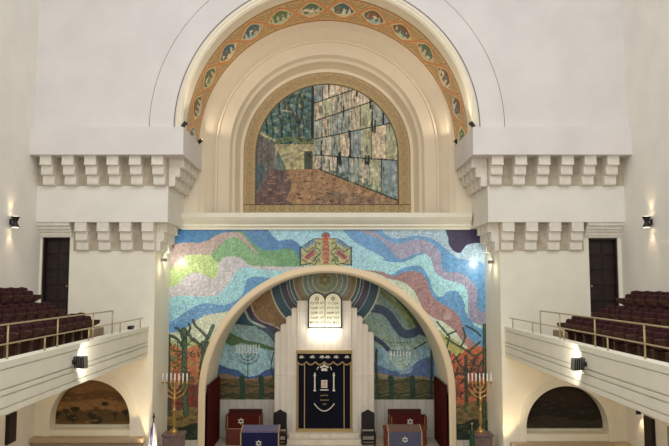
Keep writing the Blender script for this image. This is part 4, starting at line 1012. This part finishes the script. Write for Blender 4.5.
def table(x0, x1, Y, label, front, top, starx, starpy, wood):
    xc = (x0+x1)/2; w_ = (x1-x0)/2; r = empty('cloth_covered_lectern', (xc, Y, 0), label, 'lectern')
    z1 = Z_(426 if not wood else 425.5, Y+.4)
    yb = .52
    MB().box(-w_+.02, w_-.02, .03, yb-.02, 0, z1-.1, .01).build('cabinet', 'red_wood', r)
    mb = MB().prism([(0, z1-.14), (yb, z1), (yb, z1-.06), (0.02, z1-.2)], -w_, w_, axis='X'); mb.build('sloped_top', 'red_wood', r)
    iw = w_-.14 if wood else w_-.03
    MB().prism([(-.012, z1-.135), (yb-.01, z1+.008), (yb-.01, z1+.018), (-.02, z1-.12)], -iw, iw, axis='X').build('cloth_top', top, r)
    MB().box(-iw, iw, -.03, -.005, .12, z1-.12).build('cloth_front', front, r)
    for sg in (-1, 1):
        MB().box(sg*iw-.018, sg*iw+.018, -.04, -.02, .12, z1-.12).prism([(-.02, z1-.115), (yb-.01, z1+.02), (yb-.01, z1+.03), (-.03, z1-.11)], sg*iw-.018, sg*iw+.018, axis='X').build('gold_trim', 'gold', r)
    star_mb(X_(starx, Y, starpy)-xc, -.045, Z_(starpy, Y), .11, .02, .012).build('star_emblem', 'silver', r)
table(X_(240, 21.6, 435), X_(279.5, 21.6, 435), 21.6, 'lectern with a navy blue cloth and small star, in front of the left red desk', 'navy_cloth', 'violet_cloth', 258.8, 443, False)
table(X_(384, 21.6, 435), X_(426, 21.6, 435), 21.6, 'wooden lectern with a grey blue cloth, in front of the right red desk', 'grey_cloth', 'brown_cloth', 405, 439.5, True)

# ------------------------------------------------------------------ menorahs on pedestals, flag
def menorah(xpx, side, pxw, Y=20.6):
    x = X_(xpx, Y, 430); z0 = Z_(432.5, Y)
    ped = empty('pedestal', (x, Y, 0), 'veined red grey marble pedestal under the %s menorah' % side, 'pedestal')
    MB().box(-.30, .30, -.25, .25, .06, z0-.08, .01).build('shaft', 'ped_marble', ped)
    MB().box(-.33, .33, -.28, .28, 0, .08, .01).build('plinth', 'ped_marble', ped); MB().box(-.33, .33, -.28, .28, z0-.08, z0, .01).build('cap', 'ped_marble', ped)
    r = empty('menorah', (x, Y, z0), 'golden seven branched menorah with white candles on the %s pedestal' % side, 'menorah')
    MB().lathe([(.17, 0), (.17, .03), (.13, .05), (.12, .09), (.06, .13)], n=16).build('base', 'brass', r)
    zc_ = Z_(398, Y)-z0; ztop = Z_(383, Y)-z0; sp = pxw*Y/FPX
    MB().lathe([(.05, .12), (.03, .2), (.05, .26), (.06, .32), (.045, .5), (.03, zc_*.6), (.05, zc_*.66), (.025, zc_*.72), (.028, zc_*.95), (.05, zc_), (.03, zc_+.05), (.025, ztop)], n=14).build('stem', 'brass', r)
    for k in (1, 2, 3):
        for sg in (-1, 1):
            rr = k*sp; zz = ztop-.0
            pts = [(0, 0, zz-rr*1.15-.08)]+[(sg*rr*math.sin(t), 0, zz-rr*1.1*math.cos(t)-.04) for t in np.linspace(.25, PI/2, 9)]+[(sg*rr, 0, zz)]
            MB().tube(pts, .012, 8).sphere((sg*rr*.7, 0, zz-.04-rr*1.1*.714), .024, n=6).build('branch', 'brass', r)
    for k in range(-3, 4):
        MB().lathe([(.015, -.03), (.04, 0), (.045, .03), (.03, .035)], (k*sp, 0, ztop), 10).build('candle_cup', 'brass', r)
        MB().cyl((k*sp, 0, ztop+.03), (k*sp, 0, Z_(373.3, Y)-z0),   .021, .02, 10).cyl((k*sp, 0, Z_(373.3, Y)-z0), (k*sp, 0, Z_(373.3, Y)-z0+.02), .004, n=6).build('candle', 'candle', r)
    return r
menorah(174, 'left', 4.0); menorah(480.7, 'right', 3.7)
gx = X_(472.5, 20.1, 438)
g = MB()
vs = []; fs = []; n = 16
for i in range(n+1):
    t = i/n; 
    vs += [(gx-.1+.2*t, 20.12+.03*math.sin(t*14), .0), (gx-.07+.14*t, 20.12+.03*math.sin(t*14), Z_(431, 20.1)), (gx-.1+.2*t, 20.18, .0), (gx-.07+.14*t, 20.18, Z_(431, 20.1))]
for i in range(n):
    a = 4*i; fs += [[a, a+4, a+5, a+1], [a+2, a+3, a+7, a+6], [a+1, a+5, a+7, a+3], [a, a+2, a+6, a+4]]
fs += [[0, 1, 3, 2], [4*n, 4*n+2, 4*n+3, 4*n+1]]
fg = empty('furled_flag', (0, 0, 0), 'dark green furled flag standing in front of the right pedestal', 'flag')
g.add(vs, fs, True).build('cloth', 'green_cloth', fg)
MB().cyl((gx, 20.15, 0), (gx, 20.15, Z_(424, 20.15)), .015).sphere((gx, 20.15, Z_(424, 20.15)), .035, n=8).build('pole', 'brass', fg)
fl = empty('furled_flag', (X_(158.5, 20.3, 438), 19.7, 0), 'white and blue furled flag on a dark pole beside the left pier', 'flag')
MB().cyl((0, 0, 0), (0, 0, Z_(419, 19.7)), .018).lathe([(.02, 0), (.045, .05), (.02, .12), (.003, .2)], (0, 0, Z_(419, 19.7)), 10).build('pole', 'black', fl)
MB().lathe([(.18, 0), (.18, .03), (.03, .06)], n=16).build('base', 'brass', fl)
zt1 = Z_(422.5, 19.7)
for k in range(9):
    a = -.115+.23*k/8; yy = -.035-.035*(k % 2)
    MB().tube([(a*.15, yy*.5, zt1), (a*.55, yy, zt1-.18), (a*.85, yy, zt1-.5), (a*1.1, yy, .3)], [.008, .016, .02, .022], 7).build('fold', 'flag_blue' if k in (1, 3, 6) else 'flag_white', fl)

# ------------------------------------------------------------------ balconies
zpt, zpb = EYE-1.32, EYE-2.22
for side in (-1, 1):
    sn = 'left' if side < 0 else 'right'
    XP = -5.45 if side < 0 else 5.42; xo = WL if side < 0 else WR
    pr = [(XP, zpb), (XP, zpt), (XP-side*-.24, zpt), (XP+side*.24, zpt), (XP+side*.24, zpb)]
    pr = [(XP, zpb), (XP, zpb+.10), (XP+side*.05, zpb+.10), (XP+side*.05, zpb+.125), (XP-side*.0, zpb+.13), (XP, zpb+.30), (XP+side*.06, zpb+.30), (XP+side*.06, zpb+.33), (XP, zpb+.335), (XP, zpb+.41), (XP+side*.06, zpb+.41), (XP+side*.06, zpb+.44),
          (XP, zpb+.445), (XP, zpb+.76), (XP+side*.03, zpb+.76), (XP+side*.03, zpb+.775), (XP-side*.015, zpb+.78), (XP-side*.015, zpt), (XP+side*.24, zpt), (XP+side*.24, zpb)]
    struct(MB().prism(pr, 3.0, YP-.005).build('wall_balcony', 'yellow_cream'), 'cream grooved parapet of the %s balcony' % sn)
    x0 = XP+side*.24
    struct(MB().box(x0, xo, 3.0, YP, zpb, zpb+.3).build('floor', 'cream'), 'slab of the %s balcony' % sn)
    # tiers
    rows = ((6.49, -.75), (7.3, -.46), (8.02, -.08)) if side < 0 else ((6.57, -.83), (7.38, -.54), (8.13, -.17))
    prev = x0; zf = []
    for k, (xr, ztop_) in enumerate(rows):
        zfl = EYE+ztop_-.88; zf.append(zfl)
        edge = side*(xr+.32) if k < 2 else xo
        struct(MB().box(prev, edge, 3.0, YP if k == 2 else YP-.0, zpb+.3, zfl).build('floor', 'hall_floor'), 'seating tier of the %s balcony' % sn)
        prev = edge
    # seats
    if side < 0:
        seat = empty('theatre_seat', (0, 0, 0), '', 'seat')
        def cush(x0, x1, z0, z1, y, lean=0):
            return MB().box(x0, x1, -y/2, y/2, z0, z1, .04)
        b = MB()
        # faces +X: back panel at x -.1..0
        prb = [(-.02, .30), (.05, .30), (-.02, .86), (-.05, .88), (-.09, .86), (-.07, .5)]
        b = MB().prism(prb, -.24, .24, axis='Y') if False else MB()
        def yprism(mb, pts, ya, yb):
            n = len(pts); vs = [(p[0], ya, p[1]) for p in pts]+[(p[0], yb, p[1]) for p in pts]
            return mb.add(vs, [list(range(n)), list(range(n, 2*n))[::-1]]+[[i, (i+1) % n, n+(i+1) % n, n+i] for i in range(n)])
        yprism(MB(), [(.0, .42), (.09, .42), (.08, .5), (.02, .80), (-.0, .83), (-.04, .84), (-.08, .81), (-.05, .5)], -.235, .235).sphere((-.03, 0, .80), 1, sx=.045, sy=.2, sz=.055, n=8).build('backrest', 'seat_red', seat)
        yprism(MB(), [(.1, .40), (.16, .40), (.24, .44), (.17, .74), (.11, .76), (.08, .72)], -.22, .22).build('seat', 'seat_red', seat)
        for sg in (-1, 1):
            pnl = yprism(MB(), [(-.04, 0), (.14, 0), (.16, .08), (.1, .2), (.13, .42), (.38, .55), (.40, .6), (.36, .62), (.0, .62), (-.06, .3)], sg*.262-.018, sg*.262+.018).build('side_panel', 'seat_wood', seat)
            yprism(MB(), [(.0, .61), (.4, .61), (.4, .65), (.0, .65)], sg*.262-.028, sg*.262+.028).build('armrest', 'seat_wood', pnl)
        SEAT = seat; used = [False]
    RN = ['front row', 'middle row', 'back row']
    cnt = (10, 7, 6); yend = (17.6, 17.3, 17.5)
    for ri, (xr, ztop_) in enumerate(rows):
        for k in range(cnt[ri]):
            if used[0]: s2 = copy_tree(SEAT)
            else: s2 = SEAT; used[0] = True
            s2.location = (side*(xr), yend[ri]-.3-k*.585, zf[ri]); s2.rotation_euler = (0, 0, 0 if side < 0 else PI)
            nth = ['first', 'second', 'third', 'fourth', 'fifth', 'sixth', 'seventh', 'eighth', 'ninth', 'tenth'][k]
            tag(s2, 'maroon folding seat, %s from the door end in the %s of the %s balcony' % (nth, RN[ri], sn), 'seat', '%s row seats on the %s balcony' % (['front', 'middle', 'back'][ri], sn))
    # railings
    rl_ = empty('balcony_railing', (XP, 10, zpt), 'two bar brass railing on the parapet of the %s balcony' % sn, 'railing')
    ox, oy, oz = XP, 10, zpt
    def LP(y, z, dx=.12): return (side*dx, y-oy, z-oz)
    yend_u = 17.0; yend_l = 19.75
    zu, zl = EYE-.72, EYE-1.05
    MB().tube([LP(3.2, zu), LP(yend_u, zu)], .017, 8).build('top_rail', 'brass_rail', rl_)
    MB().tube([LP(3.2, zl, .08), LP(yend_l, zl, .08)], .015, 8).build('lower_rail', 'brass_rail', rl_)
    for Yq in (yend_u, 15.6, 13.56, 11.45, 9.4, 7.6, 5.8): MB().cyl(LP(Yq, zpt), LP(Yq, zu), .018, n=8).build('tall_post', 'brass_rail', rl_)
    for Yq in (19.4, 17.53, 15.23, 12.87, 10.3, 8.5): MB().cyl(LP(Yq, zpt, .08), LP(Yq, zl, .08), .018, n=8).build('short_post', 'brass_rail', rl_)
    tag(MB().box(XP+side*.105, XP+side*.22, 18.6, 18.9, zpt, zpt+.1, .015).build('black_box', 'black'), 'small black box on the far end of the %s parapet' % sn, 'box') if side < 0 else None
    # flood light on the parapet
    Yf = 14.1 if side < 0 else 13.75
    zf_ = Z_(362 if side < 0 else 364, Yf)
    fx = XP-side*.18
    f_ = empty('flood_light', (fx, Yf, zf_), 'square grey flood light bracketed to the %s balcony parapet' % sn, 'lamp')
    hb = MB().box(-.15, .15, -.05, .06, -.13, .13, .02).build('housing', 'grey_metal', f_); hb.rotation_euler = (.1, 0, -side*-.5*0+side*.35)
    MB().box(-.12, .12, .058, .07, -.1, .1).build('lens', 'lens_dim', hb)
    for k in range(5): MB().box(-.13+k*.058, -.115+k*.058, -.07, -.05, -.12, .12).build('cooling_fin', 'black', hb)
    MB().box(.02, .18, -.015, .015, -.02, .02).sphere((.15, 0, 0), .05, n=8).build('bracket', 'black', f_).rotation_euler = (0, 0, 0 if side > 0 else PI)
    light('SPOT', (fx-side*.12, Yf+.16, zf_), (XP+side*.4, Yf+2.4, zf_-.1), 42, (1, .93, .8), spot=120, blend=.6, radius=.05)

# ------------------------------------------------------------------ sconces and small lights
def sconce(px, py, side):
    xw = WL if side < 0 else WR; Y = (abs(xw)-.15)*FPX/abs(px-CX)
    z = Z_(py, Y); r = empty('wall_sconce', (xw, Y, z), 'black up and down wall light on the %s side wall' % ('left' if side < 0 else 'right'), 'lamp')
    s = -side
    MB().box(0, s*.05, -.05, .05, -.08, .08, .01).build('wall_plate', 'black', r)
    MB().lathe([(.11, -.15), (.115, -.14), (.06, -.02), (.06, .02), (.115, .14), (.11, .15)], (s*.15, 0, 0), 16).build('shade', 'black', r)
    MB().cyl((s*.15, 0, .151), (s*.15, 0, .156), .085, n=16).build('bulb_glow', 'lens', r); MB().cyl((s*.15, 0, -.151), (s*.15, 0, -.156), .085, n=16).build('bulb_glow', 'lens', r)
    for d in (-1, 1): light('SPOT', (xw+s*.15, Y, z+d*.17), (xw+s*.05, Y, z+d*2), 10, WARM, spot=80, blend=.8, radius=.03)
sconce(14, 222, -1); sconce(648, 222, 1)
def spot_fix(loc, aim, label, energy, color=WARM, spot=90):
    r = empty('spot_light', loc, label, 'lamp')
    d = (Vector(aim)-Vector(loc)).normalized()
    MB().cyl(d*-.08, d*.08, .055, .07, 12).build('housing', 'black', r)
    MB().cyl(d*.0801, d*.085, .058, n=12).build('lens', 'lens', r)
    MB().cyl((0, 0, -.11), (0, 0, 0), .02, n=8).build('bracket', 'black', r)
    light('SPOT', Vector(loc)+d*.11, aim, energy, color, spot=spot, blend=.7, radius=.05)
for side, ti in ((-1, TIL), (1, TIR)):
    sn = 'left' if side < 0 else 'right'
    spot_fix((ti+side*.015, YT+.14, zTt+.11), (ti*.35, 21.0, ZC+Rg), 'front black spot light on the %s top block under the great arch' % sn, 75, (1, .85, .66))
    spot_fix((ti+side*.01, 21.55, zTt+.11), (ti*.3, 22.6, ZC+3.2), 'rear black spot light on the %s top block under the great arch' % sn, 45, (1, .85, .66))
light('AREA', (0, 19.4, ZC+3.9), (0, 22.6, ZC+2.2), 30, (1, .8, .55), 5, .3) if False else None
for side, pi_, px_, py_ in ((-1, PIL, 165, 260), (1, PIR, 489, 262)):
    sn = 'left' if side < 0 else 'right'
    Y = 20.7; z = Z_(py_, Y)
    r = empty('mosaic_spot_light', (pi_, Y, z), 'small white spot light on the inner face of the %s pier' % sn, 'lamp')
    s = -side
    MB().box(0, s*.03, -.05, .05, -.05, .05, .005).build('wall_plate', 'grey_metal', r)
    d = Vector((s*.42, .9, -.05)).normalized(); c = Vector((s*.1, 0, 0))
    MB().cyl((0, 0, 0), c, .015).cyl(c-d*.06, c+d*.07, .045, .06, 12).build('housing', 'grey_metal', r)
    MB().cyl(c+d*.0701, c+d*.076, .05, n=12).build('lens', 'lens', r)
    light('SPOT', Vector((pi_, Y, z))+c+d*.1, Vector((pi_, Y, z))+c+d*3, 36, (1, .95, .84), spot=140, blend=.9, radius=.04)
    light('POINT', (pi_+s*.25, Y-.2, z-.25), (0, 0, 0), 3, (1, .85, .6), radius=.05)
# warm up-lights at pier bases
for side, xx in ((-1, PIL), (1, PIR)):
    spot_fix((xx-side*.15, YP-.8, .11), (xx+side*.03, YP, 2.2), 'small warm uplight at the foot of the %s pier' % ('left' if side < 0 else 'right'), 150, WARM, 55)
    light('AREA', (xx+side*1.9, 17.6, zpb-.08), (xx+side*1.9, 19.5, 0), 22, (1, .78, .52), 1.5, .6)

# under-balcony wall details
def wall_panel(y0, y1, z0, z1, side, m, name, label, cat, frame='dark_wood'):
    xw = WL if side < 0 else WR; s = -side
    r = empty(name, (xw, (y0+y1)/2, z0), label, cat); h = (y1-y0)/2
    MB().box(0, s*.06, -h, h, 0, z1-z0, .01).build('frame', frame, r); MB().box(s*.06, s*.075, -h+.06, h-.06, .06, z1-z0-.06, .005).build('panel', m, r)
wall_panel(18.2, 18.75, 1.16, 1.98, -1, 'dark_door', 'wall_cabinet', 'narrow dark wooden panel on the left side wall under the balcony', 'panel')
wall_panel(18.3, 18.85, .6, 1.85, 1, 'dark_door', 'wall_cabinet', 'narrow dark wooden panel on the right side wall under the balcony', 'panel')
wall_panel(17.0, 17.6, .3, 1.9, 1, 'pane', 'wall_pane', 'greenish pane in a pale frame at the right edge under the balcony', 'window', 'cream')
wall_panel(17.2, 17.6, .3, 1.9, -1, 'pane', 'wall_pane', 'greenish pane in a pale frame at the left edge under the balcony', 'window', 'cream')
wall_panel(16.9, 17.5, Z_(300, 17.2), Z_(241, 17.2), 1, 'plaster', 'wall_pane', 'pale framed pane on the right wall above the back row of seats', 'window', 'cream')
yq = 9.06*650/(636-327)
spot_fix((WR-.12, yq-.05, Z_(411, yq)), (WR-.05, yq+.1, .8), 'small black spot light on the right side wall under the balcony', 14, WARM, 80)
